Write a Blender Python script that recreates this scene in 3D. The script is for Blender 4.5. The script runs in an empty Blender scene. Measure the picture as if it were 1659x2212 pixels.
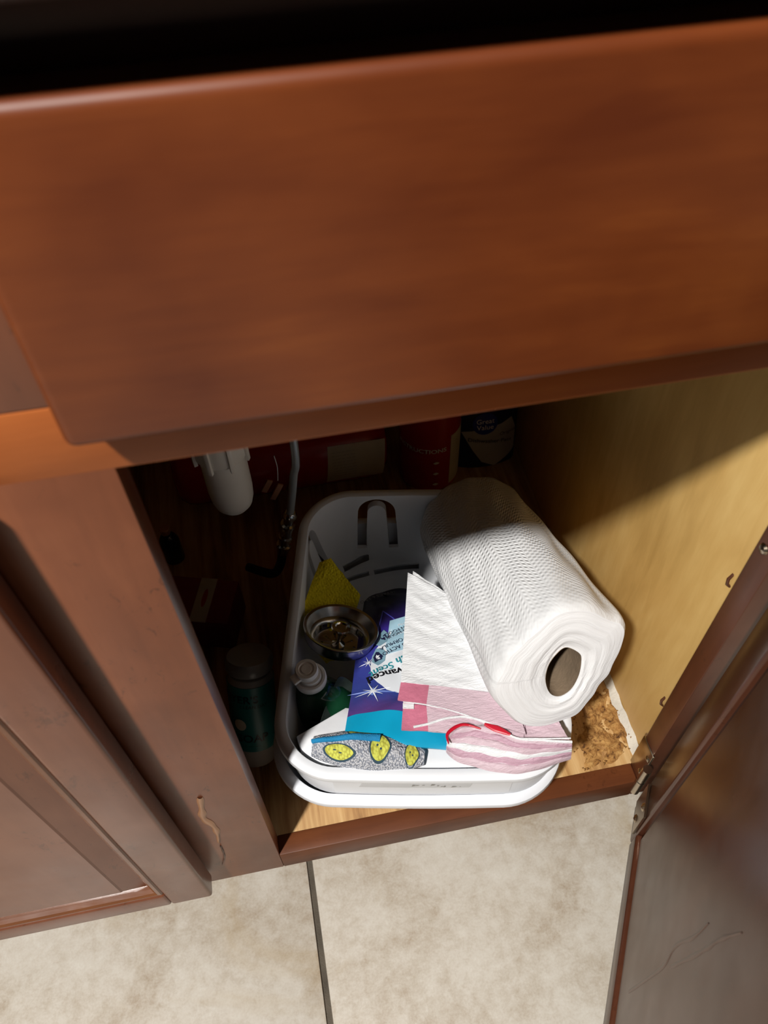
import bpy, bmesh, math, random
from mathutils import Vector, Matrix

random.seed(7)
SC = bpy.context.scene
COL = SC.collection
V = Vector

# ------------------------------------------------------------------ camera, world, light, exposure
cam_data = bpy.data.cameras.new('camera')
cam = bpy.data.objects.new('camera', cam_data)
COL.objects.link(cam)
cx, cy, cz = V((0.9815, -0.1905, -0.0211)), V((0.1616, 0.7630, 0.6258)), V((-0.1031, -0.6176, 0.7797))
cam.matrix_world = Matrix(((cx.x, cy.x, cz.x, 0), (cx.y, cy.y, cz.y, 0), (cx.z, cy.z, cz.z, 0), (0, 0, 0, 1)))
cam.location = V((0.0722, -0.2397, 0.9398))
cam_data.sensor_fit = 'AUTO'
cam_data.sensor_width = 36
cam_data.lens = 28.0925
cam_data.clip_start = 0.01
cam_data.dof.use_dof = True
cam_data.dof.focus_distance = 0.74
cam_data.dof.aperture_fstop = 10.0
SC.camera = cam

world = bpy.data.worlds.new('room_light')
SC.world = world
world.use_nodes = True
bg = world.node_tree.nodes['Background']
bg.inputs['Color'].default_value = (0.95, 0.97, 1.0, 1)
bg.inputs['Strength'].default_value = 0.018

lamp_data = bpy.data.lights.new('ceiling_bulb', 'POINT')
lamp_data.energy = 470
lamp_data.color = (1.0, 0.97, 0.93)
lamp_data.shadow_soft_size = 0.07
lamp = bpy.data.objects.new('ceiling_bulb', lamp_data)
lamp.location = (-0.93, -1.15, 2.9)
COL.objects.link(lamp)

SC.view_settings.view_transform = 'Standard'
SC.view_settings.look = 'None'
SC.view_settings.gamma = 1
SC.view_settings.use_curve_mapping = False
SC.view_settings.exposure = 0.0

# ------------------------------------------------------------------ materials
def lin(r, g, b):
    f = lambda c: (c / 12.92 if c <= 0.04045 else ((c + 0.055) / 1.055) ** 2.4)
    return (f(r / 255), f(g / 255), f(b / 255), 1)

class NT:
    def __init__(self, name):
        self.m = bpy.data.materials.new(name)
        self.m.use_nodes = True
        self.t = self.m.node_tree
        self.n = self.t.nodes
        self.b = self.n['Principled BSDF']
    def new(self, kind, **kw):
        n = self.n.new(kind)
        for k, v in kw.items():
            setattr(n, k, v)
        return n
    def link(self, a, b):
        self.t.links.new(a, b)
    def coord(self, scale=(1, 1, 1), rot=(0, 0, 0), kind='Object'):
        tc = self.new('ShaderNodeTexCoord')
        mp = self.new('ShaderNodeMapping')
        mp.inputs['Scale'].default_value = scale
        mp.inputs['Rotation'].default_value = rot
        self.link(tc.outputs[kind], mp.inputs['Vector'])
        return mp.outputs['Vector']
    def noise(self, vec, scale=5, detail=4, rough=0.55, dist=0.0):
        n = self.new('ShaderNodeTexNoise')
        n.inputs['Scale'].default_value = scale
        n.inputs['Detail'].default_value = detail
        n.inputs['Roughness'].default_value = rough
        n.inputs['Distortion'].default_value = dist
        if vec is not None:
            self.link(vec, n.inputs['Vector'])
        return n.outputs['Fac']
    def ramp(self, fac, stops):
        r = self.new('ShaderNodeValToRGB')
        e = r.color_ramp.elements
        while len(e) < len(stops):
            e.new(0.5)
        for i, (p, c) in enumerate(stops):
            e[i].position = p
            e[i].color = c
        self.link(fac, r.inputs['Fac'])
        return r.outputs['Color']
    def mix(self, fac, a, b, mode='MIX'):
        n = self.new('ShaderNodeMix', data_type='RGBA', blend_type=mode)
        for s, v in ((0, fac), (6, a), (7, b)):
            if hasattr(v, 'is_linked'):
                self.link(v, n.inputs[s])
            else:
                n.inputs[s].default_value = v
        return n.outputs[2]
    def math(self, op, a, b=0.0):
        n = self.new('ShaderNodeMath', operation=op)
        for i, v in enumerate((a, b)):
            if hasattr(v, 'is_linked'):
                self.link(v, n.inputs[i])
            else:
                n.inputs[i].default_value = v
        return n.outputs[0]
    def color(self, c):
        if hasattr(c, 'is_linked'):
            self.link(c, self.b.inputs['Base Color'])
        else:
            self.b.inputs['Base Color'].default_value = c
    def bump(self, h, strength=0.3, dist=0.002):
        n = self.new('ShaderNodeBump')
        n.inputs['Strength'].default_value = strength
        n.inputs['Distance'].default_value = dist
        self.link(h, n.inputs['Height'])
        self.link(n.outputs['Normal'], self.b.inputs['Normal'])
    def set(self, **kw):
        for k, v in kw.items():
            self.b.inputs[k].default_value = v
        return self

def plain(name, c, rough=0.5, metallic=0.0, spec=0.5, bump=0.0, bscale=300, vary=0.06, **kw):
    t = NT(name)
    vec = t.coord()
    n = t.noise(vec, 35, 3)
    dark = tuple(x * (1 - vary) for x in c[:3]) + (1,)
    lite = tuple(min(1, x * (1 + vary)) for x in c[:3]) + (1,)
    t.color(t.ramp(n, [(0.3, dark), (0.7, lite)]))
    t.set(Roughness=rough, Metallic=metallic)
    t.b.inputs['Specular IOR Level'].default_value = spec
    if bump:
        t.bump(t.noise(vec, bscale, 3), bump)
    t.set(**kw)
    return t.m

def wood(name, dark, mid, lite, grain='x', rough=0.38, spec=0.5, scuff=0.0, big=3.0, streak=.12):
    t = NT(name)
    s = {'x': (0.12, 1, 1), 'y': (1, 0.12, 1), 'z': (1, 1, 0.12)}[grain]
    fine = t.noise(t.coord(scale=s), 130, 5, 0.6, 0.3)
    blot = t.noise(t.coord(scale=tuple(max(streak, q) for q in s)), 14 * big / 3, 4, 0.55, 0.8)
    cloud = t.noise(t.coord(), 9 * big / 3, 3, 0.5, 0.4)
    a = t.math('ADD', t.math('MULTIPLY', fine, 0.20), t.math('MULTIPLY', blot, 0.36))
    a = t.math('ADD', a, t.math('MULTIPLY', cloud, 0.44))
    col = t.ramp(a, [(0.34, dark), (0.5, mid), (0.66, lite)])
    if scuff:
        sp = t.noise(t.coord(scale=(1, 1, 0.6)), 150, 6, 0.7, 1.0)
        sp = t.math('ADD', sp, t.math('MULTIPLY', t.math('SUBTRACT', t.noise(t.coord(), 14, 2), .55), .5))
        msk = t.ramp(sp, [(0.60, (0, 0, 0, 1)), (0.68, (scuff, scuff, scuff, 1))])
        col = t.mix(msk, col, tuple(x * 0.25 for x in dark[:3]) + (1,))
    t.color(col)
    r = t.noise(t.coord(), 30, 3)
    t.link(t.math('ADD', t.math('MULTIPLY', r, 0.16), rough - 0.08), t.b.inputs['Roughness'])
    t.b.inputs['Specular IOR Level'].default_value = spec
    t.bump(fine, 0.05, 0.001)
    return t.m

def C3(r, g, b):
    return (r, g, b, 1)

W_DRAWER = wood('cherry_drawer_wood', C3(.105, .021, .005), C3(.165, .038, .0085), C3(.26, .070, .014), 'x', 0.42, 0.3, big=3.0, streak=.35)
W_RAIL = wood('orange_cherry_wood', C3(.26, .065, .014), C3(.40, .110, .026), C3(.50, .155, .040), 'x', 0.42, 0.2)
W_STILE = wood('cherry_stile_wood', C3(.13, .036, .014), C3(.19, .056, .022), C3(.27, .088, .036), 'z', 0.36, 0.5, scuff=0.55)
W_DOOR = wood('cherry_door_wood', C3(.12, .036, .017), C3(.17, .056, .027), C3(.22, .078, .038), 'z', 0.30, 0.5, scuff=0.4)
W_MOULD = wood('glossy_moulding_wood', C3(.09, .026, .008), C3(.16, .050, .014), C3(.22, .075, .022), 'x', 0.19, 0.5)
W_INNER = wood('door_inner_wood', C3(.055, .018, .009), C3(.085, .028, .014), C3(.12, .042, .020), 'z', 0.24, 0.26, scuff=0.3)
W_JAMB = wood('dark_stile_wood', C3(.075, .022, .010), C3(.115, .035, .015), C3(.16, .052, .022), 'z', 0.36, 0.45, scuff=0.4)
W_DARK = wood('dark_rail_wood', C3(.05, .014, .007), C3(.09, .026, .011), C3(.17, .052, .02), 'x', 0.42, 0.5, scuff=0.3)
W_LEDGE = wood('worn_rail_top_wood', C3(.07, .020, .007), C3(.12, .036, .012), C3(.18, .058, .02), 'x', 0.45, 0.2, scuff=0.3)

def veneer():
    t = NT('yellow_birch_veneer')
    f = t.noise(t.coord(scale=(1, 1, .15)), 90, 5, .6, .4)
    c = t.noise(t.coord(scale=(1, 1, .5)), 10, 3, .5, .6)
    a = t.math('ADD', t.math('MULTIPLY', f, .35), t.math('MULTIPLY', c, .65))
    t.color(t.ramp(a, [(.32, C3(.56, .335, .10)), (.5, C3(.70, .44, .145)), (.68, C3(.80, .54, .20))]))
    t.set(Roughness=.5)
    t.b.inputs['Specular IOR Level'].default_value = .3
    t.bump(f, .06)
    return t.m
VENEER = veneer()

def plywood():
    t = NT('pine_plywood')
    f = t.noise(t.coord(scale=(1, .05, 1)), 130, 5, .65, .3)
    c = t.noise(t.coord(scale=(1, .12, 1)), 26, 4, .55, 1.2)
    a = t.math('ADD', t.math('MULTIPLY', f, .45), t.math('MULTIPLY', c, .55))
    t.color(t.ramp(a, [(.36, C3(.20, .085, .022)), (.46, C3(.44, .24, .085)), (.54, C3(.56, .34, .135)), (.64, C3(.70, .48, .23))]))
    t.set(Roughness=.6)
    t.bump(f, .15, .001)
    return t.m
PLY = plywood()

def rotten():
    t = NT('swollen_chipboard')
    n = t.noise(t.coord(), 130, 6, .7, .6)
    t.color(t.ramp(n, [(.36, C3(.10, .036, .008)), (.46, C3(.36, .17, .042)), (.66, C3(.62, .36, .12))]))
    t.set(Roughness=.85)
    t.bump(n, .9, .004)
    return t.m
ROT = rotten()

def tile_mat():
    t = NT('beige_stone_tile')
    v = t.coord()
    n1 = t.noise(v, 9, 5, .6, .6)
    n2 = t.noise(v, 70, 5, .7, .3)
    n3 = t.noise(v, 420, 2, .5)
    a = t.math('ADD', t.math('MULTIPLY', n1, .5), t.math('MULTIPLY', n2, .36))
    a = t.math('ADD', a, t.math('MULTIPLY', n3, .14))
    c = t.ramp(a, [(.36, C3(.40, .32, .235)), (.46, C3(.52, .46, .375)), (.54, C3(.60, .55, .47)), (.66, C3(.68, .645, .57))])
    y = t.ramp(t.noise(v, 5.5, 4, .6, 1.0), [(.52, C3(0, 0, 0)), (.70, C3(.55, .55, .55))])
    c = t.mix(y, c, C3(.46, .35, .20))
    t.color(c)
    t.set(Roughness=.42)
    t.bump(n2, .12, .001)
    return t.m
TILE = tile_mat()
GROUT = plain('grey_grout', C3(.10, .082, .06), .9, bump=.5, bscale=700, vary=.3)

WHITE_PLASTIC = plain('white_plastic', C3(.83, .85, .88), .30, vary=.01)
WHITE_PLASTIC_B = plain('white_plastic_lower', C3(.80, .82, .86), .32, vary=.01)
PIPE_WHITE = plain('white_pipe_plastic', C3(.80, .77, .70), .35, vary=.02)
CHROME = plain('chrome', C3(.62, .60, .56), .14, 1.0, vary=.03)
STEEL = plain('stainless_steel', C3(.55, .53, .50), .22, 1.0, vary=.05)
HINGE = plain('hinge_metal', C3(.48, .40, .30), .25, 1.0, vary=.15)
BLACK = plain('black_rubber', C3(.012, .012, .013), .45)
COUNTER = plain('dark_countertop', C3(.006, .005, .007), .35, vary=.4)
PRINT_BLACK = plain('black_print', C3(.008, .008, .012), .4)
PRINT_WHITE = plain('white_print', C3(.85, .88, .92), .4, vary=.01)
PRINT_NAVY = plain('navy_print', C3(.012, .014, .05), .4)
PRINT_TEAL = plain('teal_print', C3(.03, .30, .36), .4)
PRINT_ICE = plain('ice_blue_print', C3(.40, .62, .74), .35)
PRINT_STEEL = plain('grey_blue_print', C3(.22, .38, .47), .35)
PRINT_RED = plain('red_print', C3(.35, .012, .014), .4)
PRINT_GREY = plain('grey_print', C3(.25, .24, .22), .5)
PRINT_BLUE = plain('blue_print', C3(.012, .03, .30), .35)
PAPER_LABEL = plain('paper_label', C3(.62, .58, .47), .55, vary=.08)
RED_PAINT = plain('red_enamel', C3(.42, .010, .010), .25, vary=.05)
RED_CAN = plain('red_can_enamel', C3(.40, .012, .014), .3, vary=.05)
CARDBOARD = plain('brown_cardboard', C3(.23, .165, .105), .85, bump=.3, bscale=260, vary=.18)
TEAL_LABEL = plain('teal_label', C3(.016, .18, .18), .4)
GREEN_SOAP = plain('green_liquid_plastic', C3(.007, .050, .022), .12, spec=.7)
CLEAR_CAP = plain('frosted_cap', C3(.86, .84, .80), .28, vary=.03)
CLEAR_GREY = plain('clear_bottle_plastic', C3(.33, .33, .32), .18, vary=.05)
FILM = plain('grey_clear_film', C3(.055, .075, .068), .16, vary=.4)
TEAL_FILM = plain('teal_pouch_film', C3(.004, .34, .56), .32, vary=.05)
CUFF_BLUE = plain('blue_cuff_fabric', C3(.008, .22, .46), .8, bump=.6, bscale=900, vary=.15)
DARK_BOX = plain('dark_card', C3(.05, .035, .045), .5)
COPPER = plain('copper_cap', C3(.45, .22, .13), .4, .3)
PRINT_STICKER = plain('grey_sticker', C3(.52, .52, .52), .4, vary=.05)
CAULK = plain('white_caulk', C3(.62, .58, .50), .7, vary=.15, bump=.4)
DRIP = plain('tan_varnish_drip', C3(.36, .175, .085), .35)
DRIP_DARK = plain('dark_varnish_drip', C3(.085, .030, .015), .3)

def sponge_mat():
    t = NT('yellow_sponge')
    v = t.coord()
    vo = t.new('ShaderNodeTexVoronoi')
    vo.inputs['Scale'].default_value = 420
    t.link(v, vo.inputs['Vector'])
    n = t.noise(v, 60, 3)
    t.color(t.ramp(n, [(.3, C3(.80, .62, .006)), (.7, C3(.90, .74, .012))]))
    t.set(Roughness=.95)
    t.bump(vo.outputs['Distance'], .7, .002)
    return t.m
SPONGE = sponge_mat()

def pouch_mat():
    t = NT('violet_pouch_film')
    tc = t.new('ShaderNodeUVMap')
    sep = t.new('ShaderNodeSeparateXYZ')
    t.link(tc.outputs['UV'], sep.inputs[0])
    n = t.noise(t.coord(), 30, 4, .5, 1.5)
    a = t.math('ADD', sep.outputs['Y'], t.math('MULTIPLY', t.math('SUBTRACT', n, .5), .16))
    t.color(t.ramp(a, [(.02, C3(.10, .045, .20)), (.14, C3(.035, .055, .26)), (.45, C3(.045, .052, .34)), (.62, C3(.05, .03, .30)),
                       (.72, C3(.020, .012, .09)), (.84, C3(.006, .006, .022))]))
    t.set(Roughness=.28)
    t.b.inputs['Specular IOR Level'].default_value = .6
    t.bump(t.noise(t.coord(), 45, 3, .5, 1.0), .25, .004)
    return t.m
POUCH = pouch_mat()

def paper_mat():
    t = NT('quilted_paper_towel')
    tc = t.new('ShaderNodeUVMap')
    sep = t.new('ShaderNodeSeparateXYZ')
    t.link(tc.outputs['UV'], sep.inputs[0])
    u, v = sep.outputs['X'], sep.outputs['Y']          # metres round the roll, metres along it
    zig = t.math('PINGPONG', u, .021)
    dia = t.math('ADD', v, t.math('MULTIPLY', zig, .85))
    a = t.math('SINE', t.math('MULTIPLY', dia, 2 * math.pi / .0058))
    d = t.math('SINE', t.math('MULTIPLY', u, 2 * math.pi / .0040))
    m = t.noise(t.coord(), 26, 2)
    msk = t.math('ADD', .15, t.math('MULTIPLY', t.math('POWER', m, 1.5), 2.2))
    fade = t.ramp(v, [(.19, C3(1, 1, 1)), (.275, C3(.12, .12, .12))])
    h = t.math('MULTIPLY', t.math('ADD', t.math('MULTIPLY', a, .62), t.math('MULTIPLY', t.math('MULTIPLY', a, d), .70)), t.math('MULTIPLY', msk, fade))
    h = t.math('ADD', h, t.math('MULTIPLY', t.noise(t.coord(), 60, 3), 1.6))
    t.color(C3(.84, .845, .85))
    t.set(Roughness=.95)
    t.b.inputs['Specular IOR Level'].default_value = .1
    t.bump(h, .46, .0013)
    return t.m
PAPER = paper_mat()

def paper_end_mat():
    t = NT('paper_towel_end')
    tc = t.new('ShaderNodeUVMap')
    mp = t.new('ShaderNodeMapping')
    mp.inputs['Scale'].default_value = (1, .1, 1)
    t.link(tc.outputs['UV'], mp.inputs['Vector'])
    n = t.noise(mp.outputs['Vector'], 330, 4, .6, .4)
    t.color(t.ramp(n, [(.3, C3(.78, .77, .765)), (.7, C3(.86, .86, .865))]))
    t.set(Roughness=.95)
    t.b.inputs['Specular IOR Level'].default_value = .1
    t.bump(n, .38, .0020)
    return t.m
PAPER_END = paper_end_mat()

def bag_mat(name, c, rot=0.0):
    t = NT(name)
    n = t.noise(t.coord(scale=(.35, 1.3, 1), rot=(0, 0, rot)), 230, 4, .55, 1.8)
    t.color(c)
    t.set(Roughness=.42)
    t.b.inputs['Specular IOR Level'].default_value = .4
    t.bump(n, .55, .0025)
    return t.m
BAG_WHITE = bag_mat('white_bag_film', C3(.82, .83, .84))
BAG_PINK = bag_mat('pale_pink_bag_film', C3(.66, .50, .555), .2)
BAG_MAUVE = bag_mat('mauve_bag_film', C3(.56, .35, .43), .2)
BAG_ROSE = plain('rose_bag_film', C3(.56, .17, .25), .5, vary=.16, bump=.4, bscale=220)
BAG_RED = plain('red_drawstring_film', C3(.55, .006, .025), .35)

def knit_mat():
    t = NT('grey_knit_mesh')
    vo = t.new('ShaderNodeTexVoronoi')
    vo.inputs['Scale'].default_value = 760
    t.link(t.coord(scale=(1, .6, 1)), vo.inputs['Vector'])
    t.color(t.ramp(vo.outputs['Distance'], [(.3, C3(.70, .70, .72)), (.68, C3(.24, .26, .31))]))
    t.set(Roughness=.8)
    t.bump(vo.outputs['Distance'], .8, -.002)
    return t.m
KNIT = knit_mat()

def lemon_mat():
    t = NT('lemon_print_knit')
    vo = t.new('ShaderNodeTexVoronoi')
    vo.inputs['Scale'].default_value = 520
    t.link(t.coord(scale=(1, .55, 1)), vo.inputs['Vector'])
    t.color(t.ramp(vo.outputs['Distance'], [(.35, C3(.64, .66, .10)), (.75, C3(.36, .34, .04))]))
    t.set(Roughness=.8)
    return t.m
LEMON = lemon_mat()
LEMON_LINE = plain('dark_teal_knit', C3(.025, .06, .09), .8)

# ------------------------------------------------------------------ mesh helpers
def mesh_obj(name, verts, faces, m, parent=None, smooth=True, uv=None):
    me = bpy.data.meshes.new(name)
    me.from_pydata([tuple(v) for v in verts], [], faces)
    me.materials.append(m)
    bm = bmesh.new()
    bm.from_mesh(me)
    bmesh.ops.recalc_face_normals(bm, faces=bm.faces)
    bm.to_mesh(me)
    bm.free()
    if smooth:
        me.polygons.foreach_set('use_smooth', [True] * len(me.polygons))
        me.set_sharp_from_angle(angle=math.radians(38))
    if uv is not None:
        lay = me.uv_layers.new(name='UVMap')
        for l in me.loops:
            lay.data[l.index].uv = uv[l.vertex_index]
    o = bpy.data.objects.new(name, me)
    COL.objects.link(o)
    if parent is not None:
        attach(o, parent)
    return o

def attach(o, parent):
    # meshes are written in world coordinates; only the Empty of a thing has a place of its own
    o.parent = parent
    if parent.parent is None and parent.type == 'EMPTY':
        o.matrix_parent_inverse = Matrix.Translation(parent.location).inverted()

def thing(name, label, cat, loc, group=None):
    o = bpy.data.objects.new(name, None)
    o.empty_display_size = 0.02
    o.location = loc
    COL.objects.link(o)
    return tag(o, label, cat, group)

def tag(o, label, cat, group=None):
    o['label'] = label
    o['category'] = cat
    if group:
        o['group'] = group
    return o

def frame(loc, x, y, z):
    x, y, z = V(x), V(y), V(z)
    l = V(loc)
    return Matrix(((x.x, y.x, z.x, l.x), (x.y, y.y, z.y, l.y), (x.z, y.z, z.z, l.z), (0, 0, 0, 1)))

def axis_frame(a, b, up=(0, 0, 1)):
    a, b = V(a), V(b)
    z = (b - a).normalized()
    u = V(up)
    if abs(z.dot(u)) > .95:
        u = V((0, 1, 0))
    x = u.cross(z).normalized()
    return frame(a, x, z.cross(x), z)

def box_geo(x0, x1, y0, y1, z0, z1, bev=0.0, seg=2):
    bm = bmesh.new()
    bmesh.ops.create_cube(bm, size=1)
    for v in bm.verts:
        v.co = V((x0 + (v.co.x + .5) * (x1 - x0), y0 + (v.co.y + .5) * (y1 - y0), z0 + (v.co.z + .5) * (z1 - z0)))
    if bev:
        bmesh.ops.bevel(bm, geom=list(bm.edges), offset=bev, segments=seg, affect='EDGES', profile=.5)
    bm.verts.index_update()
    vs = [v.co.copy() for v in bm.verts]
    fs = [[v.index for v in f.verts] for f in bm.faces]
    bm.free()
    return vs, fs

def box(name, m, x0, x1, y0, y1, z0, z1, parent=None, bev=.0012, M=None, seg=2):
    vs, fs = box_geo(x0, x1, y0, y1, z0, z1, bev, seg)
    if M is not None:
        vs = [M @ v for v in vs]
    return mesh_obj(name, vs, fs, m, parent)

def rings(rs, closed=True, cap0=False, cap1=False):
    n = len(rs[0])
    vs, fs = [], []
    for r in rs:
        vs += [V(p) for p in r]
    for i in range(len(rs) - 1):
        for j in range(n if closed else n - 1):
            k = (j + 1) % n
            fs.append((i * n + j, i * n + k, (i + 1) * n + k, (i + 1) * n + j))
    if cap0:
        fs.append(tuple(range(n)))
    if cap1:
        fs.append(tuple((len(rs) - 1) * n + j for j in range(n)))
    return vs, fs

def lathe(name, m, prof, M=None, parent=None, n=40, sx=1.0, sy=1.0):
    rs = []
    for r, z in prof:
        r = max(r, 1e-5)
        rs.append([V((r * sx * math.cos(2 * math.pi * k / n), r * sy * math.sin(2 * math.pi * k / n), z)) for k in range(n)])
    if M is not None:
        rs = [[M @ p for p in r] for r in rs]
    vs, fs = rings(rs)
    return mesh_obj(name, vs, fs, m, parent)

def tube(name, m, pts, rad, parent=None, n=12, closed=False):
    pts = [V(p) for p in pts]
    rs = []
    prev = None
    N = len(pts)
    for i, p in enumerate(pts):
        d = (pts[min(i + 1, N - 1)] - pts[max(i - 1, 0)]).normalized()
        if prev is None:
            u = V((0, 0, 1)) if abs(d.z) < .9 else V((1, 0, 0))
            x = u.cross(d).normalized()
        else:
            x = (prev - d * prev.dot(d)).normalized()
        prev = x
        y = d.cross(x)
        r = rad(i / (N - 1)) if callable(rad) else rad
        ra, rb = r if isinstance(r, tuple) else (r, r)
        rs.append([p + x * ra * math.cos(2 * math.pi * k / n) + y * rb * math.sin(2 * math.pi * k / n) for k in range(n)])
    vs, fs = rings(rs, True, True, True)
    return mesh_obj(name, vs, fs, m, parent)

def spline(ps, n):
    ps = [V(p) for p in ps]
    out = []
    N = len(ps) - 1
    for i in range(n + 1):
        t = i / n * N
        k = min(int(t), N - 1)
        f = t - k
        a, b, c, d = ps[max(k - 1, 0)], ps[k], ps[k + 1], ps[min(k + 2, N)]
        out.append(.5 * ((2 * b) + (c - a) * f + (2 * a - 5 * b + 4 * c - d) * f * f + (3 * b - a - 3 * c + d) * f ** 3))
    return out

def sheet(name, m, fn, nu, nv, thick, parent=None, uvf=None):
    """a thin solid skin: fn(s, t) -> point; thick is its depth below the surface"""
    top = [[V(fn(i / nu, j / nv)) for i in range(nu + 1)] for j in range(nv + 1)]
    nrm = []
    for j in range(nv + 1):
        row = []
        for i in range(nu + 1):
            du = top[j][min(i + 1, nu)] - top[j][max(i - 1, 0)]
            dv = top[min(j + 1, nv)][i] - top[max(j - 1, 0)][i]
            row.append(du.cross(dv).normalized())
        nrm.append(row)
    vs, fs, uv = [], [], []
    K = (nu + 1) * (nv + 1)
    for s in (0, 1):
        for j in range(nv + 1):
            for i in range(nu + 1):
                vs.append(top[j][i] - nrm[j][i] * thick * s)
                uv.append(uvf(i / nu, j / nv) if uvf else (i / nu, j / nv))
    idx = lambda i, j, s: s * K + j * (nu + 1) + i
    for j in range(nv):
        for i in range(nu):
            fs.append((idx(i, j, 0), idx(i + 1, j, 0), idx(i + 1, j + 1, 0), idx(i, j + 1, 0)))
            fs.append((idx(i, j + 1, 1), idx(i + 1, j + 1, 1), idx(i + 1, j, 1), idx(i, j, 1)))
    for i in range(nu):
        fs.append((idx(i, 0, 1), idx(i + 1, 0, 1), idx(i + 1, 0, 0), idx(i, 0, 0)))
        fs.append((idx(i, nv, 0), idx(i + 1, nv, 0), idx(i + 1, nv, 1), idx(i, nv, 1)))
    for j in range(nv):
        fs.append((idx(0, j, 0), idx(0, j + 1, 0), idx(0, j + 1, 1), idx(0, j, 1)))
        fs.append((idx(nu, j, 1), idx(nu, j + 1, 1), idx(nu, j + 1, 0), idx(nu, j, 0)))
    return mesh_obj(name, vs, fs, m, parent, uv=uv)

def lettering(text, size, fn, m, parent, shear=0.0, align='LEFT', name='lettering', bold=0.0):
    """flat letters: each outline point (x, y) of the text goes through fn(x, y) -> world point"""
    cu = bpy.data.curves.new('letters', 'FONT')
    cu.body = text
    cu.size = size
    cu.shear = shear
    cu.align_x = align
    cu.offset = bold
    cu.resolution_u = 3
    ob = bpy.data.objects.new('letters', cu)
    COL.objects.link(ob)
    dg = bpy.context.evaluated_depsgraph_get()
    me = bpy.data.meshes.new_from_object(ob.evaluated_get(dg))
    bpy.data.objects.remove(ob)
    bpy.data.curves.remove(cu)
    vs = [fn(v.co.x, v.co.y) for v in me.vertices]
    fs = [tuple(p.vertices) for p in me.polygons]
    bpy.data.meshes.remove(me)
    return mesh_obj(name, vs, fs, m, parent, smooth=False)

def poly(name, m, pts, fn, parent, sub=0):
    """flat printed shape: 2D outline fanned from its centre, mapped by fn"""
    cxy = (sum(p[0] for p in pts) / len(pts), sum(p[1] for p in pts) / len(pts))
    dense = []
    for i, p in enumerate(pts):
        q = pts[(i + 1) % len(pts)]
        for k in range(sub + 1):
            f = k / (sub + 1)
            dense.append((p[0] * (1 - f) + q[0] * f, p[1] * (1 - f) + q[1] * f))
    vs, fs = [], []
    R = 4
    n = len(dense)
    for r in range(1, R + 1):
        for p in dense:
            vs.append(fn(cxy[0] + (p[0] - cxy[0]) * r / R, cxy[1] + (p[1] - cxy[1]) * r / R))
    c = len(vs)
    vs.append(fn(*cxy))
    for j in range(n):
        fs.append((c, j, (j + 1) % n))
        for r in range(R - 1):
            fs.append((r * n + j, (r + 1) * n + j, (r + 1) * n + (j + 1) % n, r * n + (j + 1) % n))
    return mesh_obj(name, vs, fs, m, parent)

def star(cx, cy, r, ri, n, rot=0.0, sq=1.0):
    out = []
    for k in range(2 * n):
        a = rot + math.pi * k / n
        rr = (r if (k // 2) % 2 == 0 else r * .62) if k % 2 == 0 else ri
        out.append((cx + rr * math.cos(a), cy + rr * sq * math.sin(a)))
    return out

def apply_boolean(o, cutters):
    for c in cutters:
        md = o.modifiers.new('cut', 'BOOLEAN')
        md.operation = 'DIFFERENCE'
        md.object = c
        md.solver = 'EXACT'
    dg = bpy.context.evaluated_depsgraph_get()
    me = bpy.data.meshes.new_from_object(o.evaluated_get(dg))
    o.modifiers.clear()
    o.data = me
    for c in cutters:
        bpy.data.objects.remove(c)
    me.polygons.foreach_set('use_smooth', [True] * len(me.polygons))
    me.set_sharp_from_angle(angle=math.radians(38))

# ------------------------------------------------------------------ setting: tiled floor and the wall behind
floor = box('floor', GROUT, -2.0, 1.6, -2.2, .66, -.06, -.003, bev=0)
floor['kind'] = 'structure'
TS, G = .45, .0062
tile_mesh = None
for i in range(-4, 3):
    for j in range(-5, 1):
        x0, y0 = .0192 + i * TS + G / 2, .10 + j * TS + G / 2
        vs, fs = box_geo(0, TS - G, 0, TS - G, -.01, 0, .0014, 2)
        if tile_mesh is None:
            t = mesh_obj('tile', vs, fs, TILE)
            tile_mesh = t.data
        else:
            t = bpy.data.objects.new('tile', tile_mesh)
            COL.objects.link(t)
        t.location = (x0, y0, 0)
        t.parent = floor
wall = box('wall_back', plain('painted_wall', C3(.60, .57, .52), .8), -2.0, 1.6, .62, .66, -.003, 2.5, bev=0)
wall['kind'] = 'structure'

# ------------------------------------------------------------------ cabinet
ZB, ZR = 0.1431, 0.6947
W = .36
cab = thing('base_cabinet', 'reddish brown cherry sink base cabinet with its right door standing open', 'cabinet', (.0, .02, 0))
# face frame
box('stile', W_STILE, -.078, 0, 0, .019, .105, ZR + .0012, cab, .0010)
box('stile', W_STILE, -.078, 0, 0, .019, .7325, .872, cab, .0010)
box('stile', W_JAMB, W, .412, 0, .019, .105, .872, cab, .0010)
box('stile', W_STILE, -.52, -.455, 0, .019, .105, .872, cab, .0010)
box('rail', W_RAIL, -.455, W, 0, .019, ZR, .732, cab, .0010)
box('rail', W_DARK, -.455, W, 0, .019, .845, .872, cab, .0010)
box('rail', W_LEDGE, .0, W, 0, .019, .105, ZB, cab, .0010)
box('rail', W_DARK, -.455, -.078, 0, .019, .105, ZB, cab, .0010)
# box of the cabinet
box('side_panel', VENEER, .375, .391, .019, .585, .1055, .872, cab, .0005)
box('side_panel', VENEER, -.50, -.484, .019, .585, .1055, .872, cab, .0005)
box('back_panel', VENEER, -.484, .375, .573, .585, .105, .872, cab, .0005)
box('shelf_floor', PLY, -.484, .375, .019, .573, .122, .140, cab, .0006)
box('toe_kick', W_DARK, -.484, .391, .060, .075, .0, .105, cab, .0006)

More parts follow.
